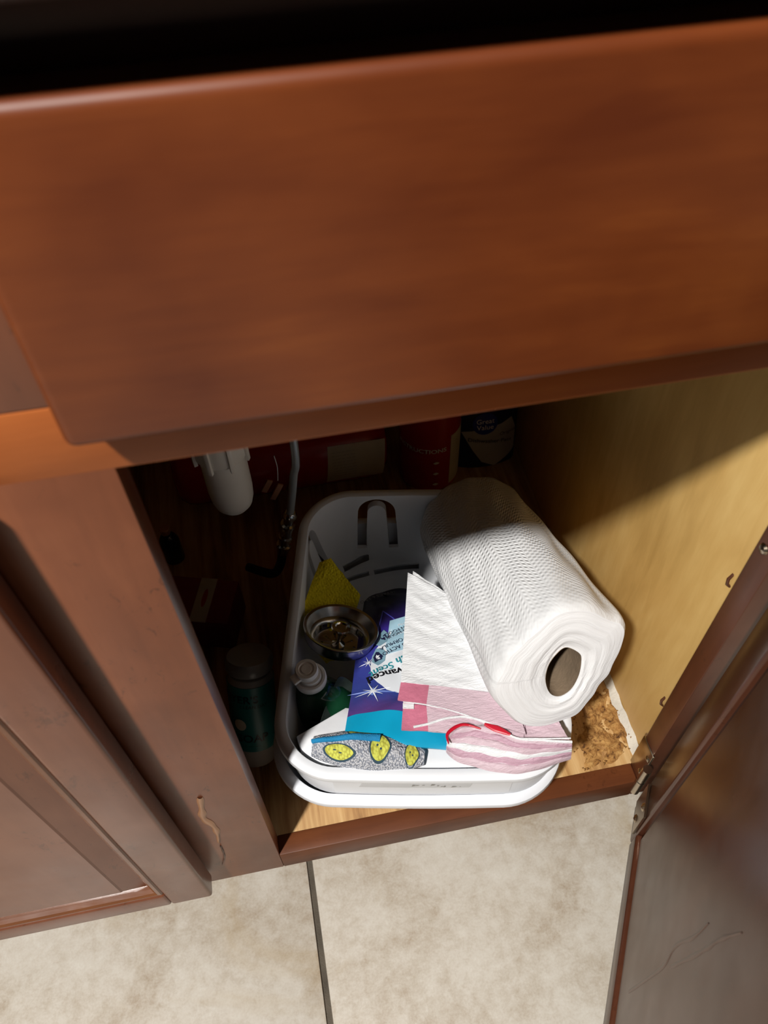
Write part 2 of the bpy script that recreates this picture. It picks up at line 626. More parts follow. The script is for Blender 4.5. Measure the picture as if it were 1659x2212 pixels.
def rough_patch():
    out = [V(p) for p in ((0.3762, 0.0377, 0.1410), (0.3474, 0.0206, 0.1410), (0.3111, 0.0182, 0.1410), (0.3142, 0.0533, 0.1410), (0.3337, 0.0807, 0.1410), (0.3462, 0.1110, 0.1410), (0.3719, 0.1080, 0.1410))]
    c = sum(out, V()) / len(out)
    vs, fs = [], []
    n, R = 56, 14
    for r in range(R + 1):
        for k in range(n):
            t = k / n * len(out)
            a, b = out[int(t) % len(out)], out[(int(t) + 1) % len(out)]
            e = a.lerp(b, t - int(t))
            p = c.lerp(e, (r + .02) / (R + .02))
            edge = min(1, (R - r) / 3)
            z = .1390 + edge * (.0016 + .0016 * random.random() * random.random()) + .0010 * edge * math.sin(p.x * 260 + 2 * math.sin(p.y * 120))
            jit = .0012 * edge
            vs.append(V((p.x + random.uniform(-jit, jit), p.y + random.uniform(-jit, jit), z)))
    for r in range(R):
        for k in range(n):
            j = (k + 1) % n
            fs.append((r * n + k, r * n + j, (r + 1) * n + j, (r + 1) * n + k))
    fs.append(tuple(range(n)))
    o = mesh_obj('swollen_wood', vs, fs, ROT, cab, smooth=False)
    o['label'] = 'crumbling water-swollen patch of the shelf floor'
rough_patch()

def crumbs():
    vs, fs = [], []
    for k in range(70):
        a = V((0.3069, 0.0241, 0.1430)).lerp(V((0.3719, 0.0357, 0.1430)), random.random()) + V((random.uniform(-.01, .006), random.uniform(-.006, .05), 0))
        if a.x > .371 or a.y < .021:
            continue
        r = random.uniform(.0006, .0018)
        b = len(vs)
        for d in ((1, 0, 0), (-.6, .8, 0), (-.5, -.7, 0), (.1, 0, 1.2)):
            vs.append(a + V((d[0] * r * random.uniform(.6, 1.4), d[1] * r * random.uniform(.6, 1.4), d[2] * r)))
        fs += [(b, b + 1, b + 2), (b, b + 1, b + 3), (b + 1, b + 2, b + 3), (b + 2, b, b + 3)]
    o = mesh_obj('wood_crumbs', vs, fs, ROT, cab, smooth=False)
    o['kind'] = 'stuff'
crumbs()
sheet('caulk_strip', CAULK, lambda s, t: V((.3752 - .0085 * t - .001 * math.sin(s * 40), .021 + .30 * s, .1405 + .0055 * (1 - t) + .0006 * math.sin(s * 90))), 60, 3, .001, cab)

def drip(name, m, pts, fn, w, parent):
    """a hardened run: fn(a, b, h) -> point on the panel raised by h"""
    pts = spline([V((a, b, 0)) for a, b in pts], 26)
    vs, fs = [], []
    N = len(pts)
    for i, p in enumerate(pts):
        d = (pts[min(i + 1, N - 1)] - pts[max(i - 1, 0)]).normalized()
        s = V((-d.y, d.x, 0))
        ww = w * (.35 + .65 * math.sin(math.pi * min(1, .12 + i / N)) ** .6) * (1 + .25 * math.sin(i * 1.1))
        for k, h in ((-1, 0), (-.5, .8), (0, 1), (.5, .8), (1, 0)):
            q = p + s * ww * k
            vs.append(fn(q.x, q.y, .0012 * h + .0002))
    for i in range(N - 1):
        for k in range(4):
            fs.append((i * 5 + k, i * 5 + k + 1, (i + 1) * 5 + k + 1, (i + 1) * 5 + k))
    return mesh_obj(name, vs, fs, m, parent)
front = lambda a, b, h: V((a, -h, b))
xz = lambda p: (p[0], p[2])
drip('varnish_drip', DRIP, [xz((-0.0390, 0.0000, 0.3250)), xz((-0.0430, 0.0000, 0.2976)), xz((-0.0452, 0.0000, 0.2786)), xz((-0.0412, 0.0000, 0.2560)), xz((-0.0419, 0.0000, 0.2352)), xz((-0.0446, 0.0000, 0.2161))], front, .0030, cab)
drip('varnish_drip', DRIP_DARK, [xz((-0.0449, 0.0000, 0.2055)), xz((-0.0468, 0.0000, 0.1759)), xz((-0.0526, 0.0000, 0.1531))], front, .0008, cab)

# false drawer front
box('drawer_front', W_DRAWER, -.0083, .40, -.020, 0, .7275, .8500, cab, .0045, seg=4)

box('drawer_front', W_DRAWER, -.462, -.0697, -.020, 0, .7275, .8500, cab, .0045, seg=4)

# doors: local x runs from the hinge edge, local y from the outer face (0) to the inner face (.02), z up
def door(name, width, M, label, mat, mould, h0=.134, h1=.708):
    SW = .038
    T = .020
    vs, fs = [], []
    def add(x0, x1, z0, z1, bev=.003):
        v, f = box_geo(x0, x1, 0, T, z0, z1, bev, 3)
        return [M @ q for q in v], f
    v, f = add(0, SW, h0, h1)
    d = mesh_obj(name, v, f, mat, cab)
    d['label'] = label
    v, f = add(width - SW, width, h0, h1)
    mesh_obj('stile', v, f, mat, d)
    v, f = add(SW - .0005, width - SW + .0005, h0, h0 + .032)
    mesh_obj('rail', v, f, mat, d)
    v, f = add(SW - .0005, width - SW + .0005, h1 - .040, h1)
    mesh_obj('rail', v, f, mat, d)
    # raised field: outer side bevelled up from the groove, inner side flat with a groove round it
    def ring(o, y):
        x0, x1, z0, z1 = SW - .004 + o, width - SW + .004 - o, h0 + .028 + o, h1 - .036 - o
        return [M @ V(p) for p in ((x0, y, z0), (x1, y, z0), (x1, y, z1), (x0, y, z1))]
    vs, fs = rings([ring(.034, .002), ring(.0325, .0030), ring(.0055, .0120), ring(0, .0125), ring(0, .0145), ring(.0100, .0145), ring(.0125, .0172)], True, True, True)
    mesh_obj('panel', vs, fs, mat, d, smooth=False)
    # moulding round the inside of the frame, on the outer face
    prof = ((0, .0060), (.0010, .0030), (.0030, .0010), (.0055, .0008), (.0080, .0024), (.0096, .0058), (.0102, .0085), (.0112, .0122))
    def mr(o, y):
        x0, x1, z0, z1 = SW + o - .001, width - SW - o + .001, h0 + .031 + o, h1 - .039 - o
        return [M @ V(p) for p in ((x0, y, z0), (x1, y, z0), (x1, y, z1), (x0, y, z1))]
    vs, fs = rings([mr(o, y) for o, y in prof])
    mesh_obj('moulding', vs, fs, mould, d, smooth=False)
    return d

# left door, shut: its right edge at x = -.066
ML = frame((-.066, -.0215, 0), (-1, 0, 0), (0, 1, 0), (0, 0, 1))
door('door', .385, ML, 'closed left door with a raised centre panel', W_DOOR, W_MOULD)
# right door, swung about sixty degrees open
dA, dD, dN = V((0.3510, -0.0200, 0.1340)), V((-0.5000, -0.8660, 0.0000)), V((-0.8660, 0.5000, 0.0000))
MR = frame((dA.x - dN.x * .02, dA.y - dN.y * .02, 0), dD, dN, (0, 0, 1))
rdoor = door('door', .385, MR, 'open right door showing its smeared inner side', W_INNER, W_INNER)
inner = lambda a, b, h: MR @ V((a, .0172 + h * .3, b))
dz = lambda p: (p[0], p[1] + .134)
drip('varnish_drip', DRIP_DARK, [dz((0.1792, 0.0793)), dz((0.1792, 0.1827)), dz((0.1713, 0.2157)), dz((0.1746, 0.2607)), dz((0.1727, 0.2892))], inner, .0016, rdoor)
drip('varnish_drip', DRIP_DARK, [dz((0.1829, 0.2092)), dz((0.1865, 0.2749)), dz((0.1869, 0.3155)), dz((0.1908, 0.3516))], inner, .0016, rdoor)

# hinge on the right stile
def hinge(zc):
    p = V((.3605, .010, zc))
    h = box('hinge', HINGE, -.0022, .0, -.012, .010, -.030, .030, cab, .0008, M=Matrix.Translation(p))
    lathe('knuckle', HINGE, [(0, -.036), (.0042, -.036), (.0045, -.008), (.0036, -.007), (.0045, -.006), (.0045, .020), (0, .020)],
          Matrix.Translation((.3530, -.0085, zc)), h, 20)
    # leaf bent onto the door
    pl = [(.004, .0205), (.004, .0225), (.036, .0225), (.036, .0205)]
    vs, fs = rings([[MR @ V((x, y, zc + z)) for x, y in pl] for z in (-.024, .024)], True, True, True)
    mesh_obj('leaf', vs, fs, HINGE, h, smooth=False)
    for z in (-.016, .016):
        Ms = MR @ Matrix.Translation((.024, .0225, zc + z)) @ Matrix.Rotation(-math.pi / 2, 4, 'X')
        lathe('screw', HINGE, [(0, .0022), (.0030, .0014), (.0042, 0)], Ms, h, 16)
        lathe('screw', HINGE, [(0, .0020), (.0026, .0013), (.0036, 0)], Matrix.Translation((.3583, .002, zc + z)) @ Matrix.Rotation(-math.pi / 2, 4, 'Y'), h, 16)
    return h
hinge(.180)
hinge(.640)
sp = V((0.3600, 0.0120, 0.5207))
lathe('screw', HINGE, [(0, .0022), (.0030, .0016), (.0042, 0)], Matrix.Translation(sp) @ Matrix.Rotation(-math.pi / 2, 4, 'Y'), cab, 16)
for q in ((0.3750, 0.0372, 0.4456), (0.3750, 0.0358, 0.2469)):
    q = V(q)
    tube('glue_blob', DRIP_DARK, [q + V((.0005, 0, .006)), q + V((-.0028, -.001, .002)), q + V((-.0026, -.002, -.003)), q + V((0, -.003, -.006))], lambda s: .0014 - .0006 * abs(s - .4), cab, 8)

# countertop
ct = box('countertop', COUNTER, -.56, .62, -.0325, .615, .8735, .912, bev=.006, seg=3)
tag(ct, 'dark countertop overhanging the brown cabinet at the top of the photo', 'countertop')

# ------------------------------------------------------------------ tubs
TC, TW, TD, TR = V((.170, .1545)), .259, .317, math.radians(-11.5)
def tub_ring(w, d, r, z, off=(0, 0), n=14):
    out = []
    ct, st = math.cos(TR), math.sin(TR)
    for cxs, cys, a0 in ((1, 1, 0), (-1, 1, 90), (-1, -1, 180), (1, -1, 270)):
        for k in range(n + 1):
            a = math.radians(a0 + 90 * k / n)
            x = cxs * (w / 2 - r) + r * math.cos(a)
            y = cys * (d / 2 - r) + r * math.sin(a)
            out.append((x, y))
        # a point half way along the next side keeps the long sides able to bow
        nx = [(0, 1), (-1, 0), (0, -1), (1, 0)][[0, 90, 180, 270].index(a0)]
        for f in (-.3, -.1, .1, .3):
            if nx[0] == 0:
                x, y = -nx[1] * f * (w - 2 * r), nx[1] * (d / 2)
            else:
                x, y = nx[0] * (w / 2), nx[0] * f * (d - 2 * r)
            out.append((x, y))
    res = []
    for x, y in out:
        x *= 1 - .030 * (2 * y / d)
        b = .0035 * (1 - (2 * x / w) ** 2) * max(0, min(1, (abs(y) - (d / 2 - r)) / r)) ** 2
        y += math.copysign(b, y)
        res.append(V((TC.x + off[0] + ct * x - st * y, TC.y + off[1] + st * x + ct * y, z)))
    return res

def make_tub(name, label, m, zrim, zfloor, off, slots, grow=0.0, rim=1.0, more=()):
    t = thing(name, label, 'tub', (TC.x + off[0], TC.y + off[1], zfloor), 'nested white tubs')
    def R(ins, z, r=.055):
        ins -= grow
        return tub_ring(TW - 2 * ins, TD - 2 * ins, max(.02, r - ins), z, off)
    H = zrim - zfloor
    tap = .10 * H
    prof = [(.0012, zrim - .0095), (.0, zrim - .0065), (.0008, zrim - .0025), (.0035, zrim - .0003), (.0075 * rim, zrim),
            (.0108 * rim, zrim - .0010), (.0118 * rim, zrim - .0040), (.0120 * rim, zrim - .015), (.0115 + tap * .5, zrim - H * .5), (.0130 + tap, zfloor + .012), (.020 + tap, zfloor + .0045), (.030 + tap, zfloor + .0028)]
    outer = [(.028 + tap, zfloor), (.0175 + tap, zfloor + .0025), (.0125 + tap, zfloor + .012), (.0080 if rim == 1.0 else .0125 + tap * .5, zrim - H * .5), (.0045, zrim - .015), (.0038, zrim - .0100), (.0032, zrim - .0100), (.0024, zrim - .0105)]
    rs = [R(i, z) for i, z in prof]
    ro = [R(i, z) for i, z in outer]
    n = len(rs[0])
    vs, fs = rings([ro[-1]] + rs, True)
    b = len(vs)
    v2, f2 = rings(ro, True)
    # join: outer skin shares the lip ring at its end; floor discs close both skins
    vs += v2
    fs += [tuple(i + b for i in f) for f in f2]
    fs.append(tuple(len(rs) * n + k for k in range(n)))
    fs.append(tuple(b + k for k in range(n)))
    o = mesh_obj('shell', vs, fs, m, t)
    bm = bmesh.new()
    bm.from_mesh(o.data)
    bmesh.ops.remove_doubles(bm, verts=bm.verts, dist=1e-6)
    bmesh.ops.recalc_face_normals(bm, faces=bm.faces)
    bm.to_mesh(o.data)
    bm.free()
    if slots:
        cut = []
        ct_, st_ = math.cos(TR), math.sin(TR)
        ex, ey = V((ct_, st_, 0)), V((-st_, ct_, 0))
        for base, ax, nrm in slots:
            pts = []
            wid, arm = .0155, .0092
            for k in range(17):
                a = math.pi * k / 16
                pts.append((wid * math.cos(a) * (1.0), .054 + .0165 * math.sin(a)))
            path = [(wid * 1.18, .0), (wid * 1.10, .030)] + pts + [(-wid * 1.10, .030), (-wid * 1.18, .0)]
            vv = []
            rr = []
            for i, p in enumerate(path):
                a, c = path[max(i - 1, 0)], path[min(i + 1, len(path) - 1)]
                dx, dy = c[0] - a[0], c[1] - a[1]
                L = math.hypot(dx, dy)
                nx, ny = -dy / L, dx / L
                ring = []
                for s, h in ((-1, -1), (1, -1), (1, 1), (-1, 1)):
                    q = base + ax * (p[0] + nx * arm / 2 * s * 1.15) + V((0, 0, 1)) * (p[1] + ny * arm / 2 * s * 1.15) + nrm * (.022 * h)
                    ring.append(q)
                rr.append(ring)
            v3, f3 = rings(rr, True, True, True)
            cut.append(mesh_obj('cutter', v3, f3, m))
        apply_boolean(o, cut + list(more))
    return t, o

ex2, ey2 = V((math.cos(TR), math.sin(TR), 0)), V((-math.sin(TR), math.cos(TR), 0))
tc3 = V((TC.x, TC.y, 0))
ub = .163
slot_back = (tc3 + ey2 * (TD / 2 - .016) + ex2 * (-.045) + V((0, 0, .194)), ex2, ey2)
slot_left = (tc3 - ex2 * (TW / 2 - .016) + ey2 * (.098) + V((0, 0, .194)), ey2, ex2)
def drain_slots():
    # curved drain slots along the back of the tub floor, broken in the middle
    return [tube('cutter', WHITE_PLASTIC, spline(pts, 12), (.0030, .014), None, 8) for pts in (
        ((0.2021, 0.2974, 0.1700), (0.1777, 0.3011, 0.1700), (0.1488, 0.3017, 0.1700)), ((0.1427, 0.3016, 0.1700), (0.1264, 0.3003, 0.1700), (0.1114, 0.2960, 0.1700)),
        ((0.1990, 0.2832, 0.1650), (0.1746, 0.2863, 0.1650), (0.1458, 0.2863, 0.1650)), ((0.1397, 0.2862, 0.1650), (0.1246, 0.2847, 0.1650), (0.1109, 0.2816, 0.1650)))]
upper, ushell = make_tub('dish_tub', 'white plastic dish tub filled with cleaning supplies, upper of the nested pair', WHITE_PLASTIC, .275, ub, (0, 0), [slot_back, slot_left], more=drain_slots())
lower, lshell = make_tub('dish_tub', 'white plastic tub underneath, its rim showing below the filled tub', WHITE_PLASTIC_B, .218, .140, (-.004, .0030), None, .0040, .95)
# panel outline and sticker on the front wall between the two rims
def front_wall(s, z, h):
    """s along the tub's front, z height, h outwards"""
    ins = .0045 + .0032 * ((.260 - z) / .042)
    y = -(TD / 2 - ins) - .003 * (1 - (2 * s / TW) ** 2) - h
    x = s * 1.03
    return tc3 + ex2 * x + ey2 * y + V((0, 0, z))
sheet('grip_panel', WHITE_PLASTIC, lambda s, t: front_wall(-.076 + .150 * s, .2285 + .034 * t + .0, .0010 + .0003 * min(1, 10 * min(s, 1 - s))), 24, 6, .0021, upper)
sheet('sticker', PRINT_STICKER, lambda s, t: front_wall(-.054 + .092 * s + .004 * t, .2535 + .0075 * t, .0008 + .0026 * (1 - t)), 20, 3, .0003, upper)
for k in range(9):
    poly('printed_mark', PRINT_GREY, [(-.010 + k * .0048 + .002 * math.sin(k * 5) + dx * (1 + .6 * math.sin(k * 3)), .2556 + .0012 * math.sin(k * 7) + dy * (.7 + .4 * math.cos(k * 2))) for dx, dy in ((0, 0), (.0026, .0006), (.0036, .0018), (.001, .0022))], lambda a, b: front_wall(a, b, .0008 + .0026 * (1 - (b - .2535) / .0075) + .0004), upper)

# ------------------------------------------------------------------ paper towel roll
P1, P2, RA, RX, RZ = V((0.2570, 0.0330, 0.3520)), V((0.2585, 0.2885, 0.2310)), V((-0.0053, -0.9038, 0.4280)), V((1.0000, -0.0059, -0.0000)), V((0.0025, 0.4280, 0.9038))
near = [(-0.0575, -0.0058), (-0.0513, -0.0248), (-0.0432, -0.0412), (-0.0260, -0.0538), (-0.0075, -0.0556), (0.0106, -0.0529), (0.0254, -0.0391), (0.0410, -0.0165), (0.0537, 0.0092), (0.0592, 0.0289), (0.0542, 0.0389), (0.0456, 0.0437), (0.0308, 0.0567), (0.0100, 0.0626), (-0.0106, 0.0539), (-0.0303, 0.0379), (-0.0471, 0.0191)]
def smooth_closed(pts, n):
    N = len(pts)
    out = []
    for i in range(n):
        t = i / n * N
        k = int(t)
        f = t - k
        a, b, c, d = (V((*pts[(k + q) % N], 0)) for q in (-1, 0, 1, 2))
        q = .5 * ((2 * b) + (c - a) * f + (2 * a - 5 * b + 4 * c - d) * f * f + (3 * b - a - 3 * c + d) * f ** 3)
        out.append((q.x, q.y))
    return out
ND = 160
nearD = smooth_closed(near, ND)
# order by angle so that the far, round end matches point for point
ang = [math.atan2(y, x) for x, y in nearD]
k0 = min(range(ND), key=lambda k: ang[k])
nearD = nearD[k0:] + nearD[:k0]
if math.atan2(nearD[5][1], nearD[5][0]) < math.atan2(nearD[0][1], nearD[0][0]):
    nearD = nearD[::-1]
roll = thing('paper_towel_roll', 'white quilted paper towel roll lying in the tub with its cardboard core showing', 'paper towel', (P1.x, P1.y, P1.z))
NS = 70
rs, uvs = [], []
L = (P1 - P2).length
for i in range(NS + 1):
    s = i / NS
    c = P2.lerp(P1, s)
    row = []
    per = 0
    pv = None
    for k, (a, b) in enumerate(nearD):
        t = math.atan2(b, a)
        fr = .0585 + .0015 * math.sin(2 * t + 1)
        f = (1 - s) ** 1.3
        rr = math.hypot(a, b) * (1 - f) + fr * f
        rr += .0008 * math.sin(7 * t + 9 * s) * s + .0006 * math.sin(13 * t - 20 * s)
        if s < .04:
            rr *= 1 - .10 * (1 - s / .04) ** 2
        if s > .93:
            rr *= 1 - .075 * (1 - math.sqrt(max(0, 1 - ((s - .93) / .07) ** 2)))
        q = c + RX * (rr * math.cos(t)) + RZ * (rr * math.sin(t))
        if pv is not None:
            per += (q - pv).length
        pv = q
        row.append(q)
        uvs.append((k / ND * .37, s * L))
    rs.append(row)
vs, fs = rings(rs)
skin = mesh_obj('quilted_sheet', vs, fs, PAPER, roll, uv=uvs)
# end faces: spiral edge of the sheets round the squashed core
core = [(-0.0119, -0.0052), (-0.0098, 0.0083), (-0.0036, 0.0183), (0.0052, 0.0241), (0.0161, 0.0164), (0.0181, 0.0082), (0.0159, -0.0062), (0.0093, -0.0185), (-0.0006, -0.0234), (-0.0085, -0.0183)]
coreD = smooth_closed(core, 80)
cc = (sum(p[0] for p in coreD) / 80, sum(p[1] for p in coreD) / 80)
def end_face(centre, sgn, outer, name):
    R = 14
    vs, fs, uv = [], [], []
    for r in range(R + 1):
        f = r / R
        for k in range(ND):
            a, b = outer[k]
            t = math.atan2(b - cc[1], a - cc[0])
            # core outline at this angle
            best = min(coreD, key=lambda p: abs(math.atan2(math.sin(math.atan2(p[1] - cc[1], p[0] - cc[0]) - t), math.cos(math.atan2(p[1] - cc[1], p[0] - cc[0]) - t))))
            x, y = best[0] + (a - best[0]) * f, best[1] + (b - best[1]) * f
            h = .0022 * math.sin(math.pi * f) + .0009 * math.sin(f * 22 + t * 2) * (1 - f) * (f > 0)
            vs.append(centre + RX * x + RZ * y + RA * (h * sgn))
            uv.append((f * .05, t / 6.283 * .25))
    for r in range(R):
        for k in range(ND):
            j = (k + 1) % ND
            fs.append((r * ND + k, r * ND + j, (r + 1) * ND + j, (r + 1) * ND + k))
    return mesh_obj(name, vs, fs, PAPER_END, roll, uv=uv)
outer_near = [(V(q) - P1).dot(RX) for q in rs[-1]], [(V(q) - P1).dot(RZ) for q in rs[-1]]
outer_far = [(V(q) - P2).dot(RX) for q in rs[0]], [(V(q) - P2).dot(RZ) for q in rs[0]]
end_face(P1, 1, list(zip(*outer_near)), 'roll_end')
end_face(P2, -1, list(zip(*outer_far)), 'roll_end')
vs, fs = rings([[P1.lerp(P2, f) + RX * x + RZ * y for x, y in coreD] for f in (-.002, .2, .6, 1.0)])
mesh_obj('cardboard_core', vs, fs, CARDBOARD, roll)
# ------------------------------------------------------------------ pouch of dishwasher tablets, upside down towards the viewer
PO, PA, PB, PN = V((0.0789, 0.0424, 0.2880)), V((0.9643, -0.2647, 0.0000)), V((0.2522, 0.9187, -0.3041)), V((0.0805, 0.2932, 0.9527))
PL, PW0 = .207, .150
def pouch_h(a, b):
    x, y = min(1, max(0, a / PW0)), min(1, max(0, b / PL))
    e = (max(0, x * (1 - x)) * 4) ** .55 * (max(0, min(1, y * 6)) * max(0, min(1, (1 - y) * 6))) ** .6
    return .011 * e + .0012 * math.sin(a * 160 + 3 * math.sin(b * 70)) * e
def PQ(a, b, h=.0):
    return PO + PA * a + PB * b + PN * (pouch_h(a, b) - .011 + h)
pouch = thing('dishwasher_tablet_pouch', 'violet and teal pouch of dishwasher tablets lying upside down beside the paper towel roll', 'pouch', tuple(PO))
left_edge = [(-0.0020, -0.0002), (-0.0018, 0.0324), (-0.0014, 0.0652), (-0.0027, 0.1083), (-0.0031, 0.1558), (-0.0025, 0.2070)]
def edge_a(b):
    e = left_edge
    for (a0, b0), (a1, b1) in zip(e, e[1:]):
        if b <= b1 or (a1, b1) == e[-1]:
            f = (b - b0) / (b1 - b0) if b1 != b0 else 0
            return a0 + (a1 - a0) * max(-.2, min(1.2, f))
    return e[-1][0]
A_TOP = (0.0578, 0.2120)[0]
def edge_r(b):
    return PW0 + (A_TOP - PW0) * max(0, min(1, b / PL))
TB = (0.0026, 0.0300)[1]
def body(s, t):
    b = TB + (PL - TB) * t
    a0 = edge_a(b) + (.016 * max(0, (t - .9) / .1) ** 2)
    a = a0 + (edge_r(b) - a0) * s
    return PQ(a, b + .010 * math.sin(math.pi * s) * t ** 6)
sheet('film', POUCH, body, 44, 60, .012, pouch, uvf=lambda s, t: (s, t))
def band(s, t):
    b = -.002 + (TB + .002) * t
    a0 = edge_a(b)
    return PQ(a0 + (PW0 - a0) * s, b + (.004 * math.sin(s * 5.5) - .004 * s if t > .5 else .003 * math.sin(s * 4)), .0008 + .0010 * math.sin(s * 21) * math.sin(3.1 * t))
sheet('top_band', TEAL_FILM, band, 40, 14, .004, pouch)['label'] = 'bright teal top band'
pp = lambda a, b: PQ(a, b, .0009)
pp2 = lambda a, b: PQ(a, b, .0013)
pp3 = lambda a, b: PQ(a, b, .0017)
pp4 = lambda a, b: PQ(a, b, .0021)
# white printed bubble and its fold line
poly('printed_panel', PRINT_WHITE, [(0.0157, 0.0756), (0.0137, 0.0876), (0.0140, 0.1033), (0.0168, 0.1125), (0.0222, 0.1235), (0.0260, 0.1332), (0.0314, 0.1481), (0.0680, 0.1689), (0.0712, 0.0654), (0.0455, 0.0541), (0.0313, 0.0575), (0.0220, 0.0672)], pp, pouch, 3)
# ice-blue ribbons with two lines of text each, and their badges
poly('printed_ribbon', PRINT_ICE, [(0.0270, 0.1319), (0.0274, 0.1513), (0.0679, 0.1725), (0.0686, 0.1512), (0.0305, 0.1282)], pp2, pouch, 2)
poly('printed_ribbon', PRINT_ICE, [(0.0256, 0.1145), (0.0274, 0.1266), (0.0687, 0.1463), (0.0694, 0.1247), (0.0326, 0.1048), (0.0292, 0.1032)], pp2, pouch, 2)
poly('printed_badge', PRINT_STEEL, [(0.0189, 0.1299), (0.0187, 0.1326), (0.0224, 0.1383), (0.0278, 0.1333), (0.0269, 0.1212), (0.0201, 0.1154), (0.0163, 0.1177)], pp3, pouch, 1)
poly('printed_badge', PRINT_STEEL, [(0.0141, 0.1020), (0.0168, 0.1125), (0.0231, 0.1117), (0.0272, 0.1056), (0.0267, 0.0955), (0.0206, 0.0887), (0.0144, 0.0938)], pp3, pouch, 1)
poly('printed_shield', PRINT_NAVY, [(0.0152, 0.1002), (0.0172, 0.1074), (0.0199, 0.1069), (0.0240, 0.1009), (0.0239, 0.0971), (0.0208, 0.0962), (0.0176, 0.0928)], pp4, pouch, 1)
c1 = (0.0191, 0.1005)
poly('printed_star', PRINT_WHITE, star(c1[0], c1[1], .0030, .0013, 5, 2.0), lambda a, b: PQ(a, b, .0025), pouch)
c2 = (0.0207, 0.0981)
poly('printed_star', PRINT_WHITE, star(c2[0], c2[1], .0020, .0009, 5, 1.2), lambda a, b: PQ(a, b, .0025), pouch)
def text_on_pouch(text, size, p0, p1, m, h=.0022, **kw):
    d = V((p1[0] - p0[0], p1[1] - p0[1]))
    L = d.length
    d /= L
    n = V((-d.y, d.x))
    return lettering(text, size, lambda x, y: PQ(p0[0] + d.x * x + n.x * y, p0[1] + d.y * x + n.y * y, h), m, pouch, **kw)
text_on_pouch('WITH 24 HOUR', .0060, (0.0602, 0.1498), (0.0290, 0.1300), PRINT_NAVY)
text_on_pouch('BAKED ON FOOD', .0058, (0.0627, 0.1577), (0.0290, 0.1361), PRINT_NAVY)
text_on_pouch('PRO3 ACTION', .0066, (0.0539, 0.1261), (0.0305, 0.1097), PRINT_NAVY)
text_on_pouch('FORMULA', .0062, (0.0434, 0.1265), (0.0290, 0.1174), PRINT_NAVY)
text_on_pouch('Fresh Scent', .0115, (0.0573, 0.1100), (0.0234, 0.0865), PRINT_TEAL, shear=.25, bold=.0001)
text_on_pouch('Advanced', .0125, (0.0564, 0.0917), (0.0257, 0.0794), PRINT_BLACK, bold=.0002)
text_on_pouch('24', .0085, (0.0242, 0.1330), (0.0184, 0.1245), PRINT_NAVY, bold=.0002)
text_on_pouch('Powerful', .0048, (0.0512, 0.1532), (0.0272, 0.1422), PRINT_WHITE)
text_on_pouch('16 PACS 6.34 OZ (180 g)', .0062, (0.0287, 0.2088), (0.0008, 0.1932), PRINT_GREY)
# starbursts
for (u, r, ri, sq) in (((0.0188, 0.0559), .0175, .0022, .75), ((0.0113, 0.0936), .0100, .0013, 1.0)):
    poly('printed_sparkle', PRINT_WHITE, star(u[0], u[1], r, ri, 8, .35, sq), pp2, pouch)
c3 = (0.0188, 0.0559)
poly('printed_glow', plain('pale_blue_print', C3(.16, .24, .60), .35), star(c3[0], c3[1], .024, .006, 4, 0, .35), pp, pouch)
vs = [(0.0257, 0.1618), (0.0365, 0.1556)]
for a, b in (((0.0162, 0.1351), (0.0191, 0.1678)), ((0.0191, 0.1678), (0.0400, 0.1453)), ((0.0072, 0.1567), (0.0198, 0.1300))):
    d = V((b[0] - a[0], b[1] - a[1])).normalized() * .0006
    poly('printed_line', plain('violet_line_print', C3(.10, .10, .55), .35), [(a[0] - d.y, a[1] + d.x), (a[0] + d.y, a[1] - d.x), (b[0] + d.y, b[1] - d.x), (b[0] - d.y, b[1] + d.x)], pp, pouch, 3)

# ------------------------------------------------------------------ trash bags, folded pack of drawstring bags under the roll
BN = V((0.0000, 0.1386, 0.9903))
bags = thing('trash_bag_pack', 'folded white trash bags with pink drawstring hems lying under the paper towel roll', 'trash bags', (0.1782, 0.0582, 0.2947))
def quad_sheet(name, m, a, b, c, d, thick, lift, wav=.0008, nu=26, nv=18, sag=0.0, seed=0.0):
    """a, b = left, right of the near edge; d, c = left, right of the far edge"""
    a, b, c, d = (V(q) for q in (a, b, c, d))
    def fn(s, t):
        p = a.lerp(b, s).lerp(d.lerp(c, s), t)
        w = wav * (math.sin(t * 31 + 3 * math.sin(s * 5 + seed)) + .6 * math.sin(t * 57 + s * 9 + seed)) * min(1, 4 * s + .25)
        return p + BN * (lift + w + sag * s * s)
    return sheet(name, m, fn, nu, nv, thick, bags)
quad_sheet('bag_film', BAG_WHITE, (0.1353, 0.0783, 0.2918), (0.2230, 0.0474, 0.2962), (0.2077, 0.1582, 0.2806), (0.1684, 0.2035, 0.2743), .003, .0030, .0005, 34, 44)
quad_sheet('bag_film', BAG_WHITE, (0.1407, 0.0762, 0.2921), (0.2219, 0.0438, 0.2967), (0.2065, 0.1645, 0.2798), (0.1745, 0.2078, 0.2737), .003, -.0012, .0005, 30, 30, seed=2)
quad_sheet('drawstring_tab', BAG_ROSE, (0.1290, 0.0618, 0.2941), (0.1522, 0.0515, 0.2956), (0.1590, 0.0702, 0.2930), (0.1353, 0.0783, 0.2918), .0018, .0031, .0002, 12, 8)['label'] = 'rose pink hem end'
quad_sheet('drawstring_hem', BAG_PINK, (0.1522, 0.0515, 0.2956), (0.2263, 0.0064, 0.3019), (0.2283, 0.0443, 0.2966), (0.1590, 0.0702, 0.2930), .0018, .0031, .0003, 24, 8)
quad_sheet('drawstring_tab', BAG_ROSE, (0.1266, 0.0346, 0.2980), (0.1486, 0.0290, 0.2987), (0.1524, 0.0524, 0.2955), (0.1336, 0.0603, 0.2944), .0018, -.0005, .0002, 12, 8, seed=1)['label'] = 'rose pink hem end'
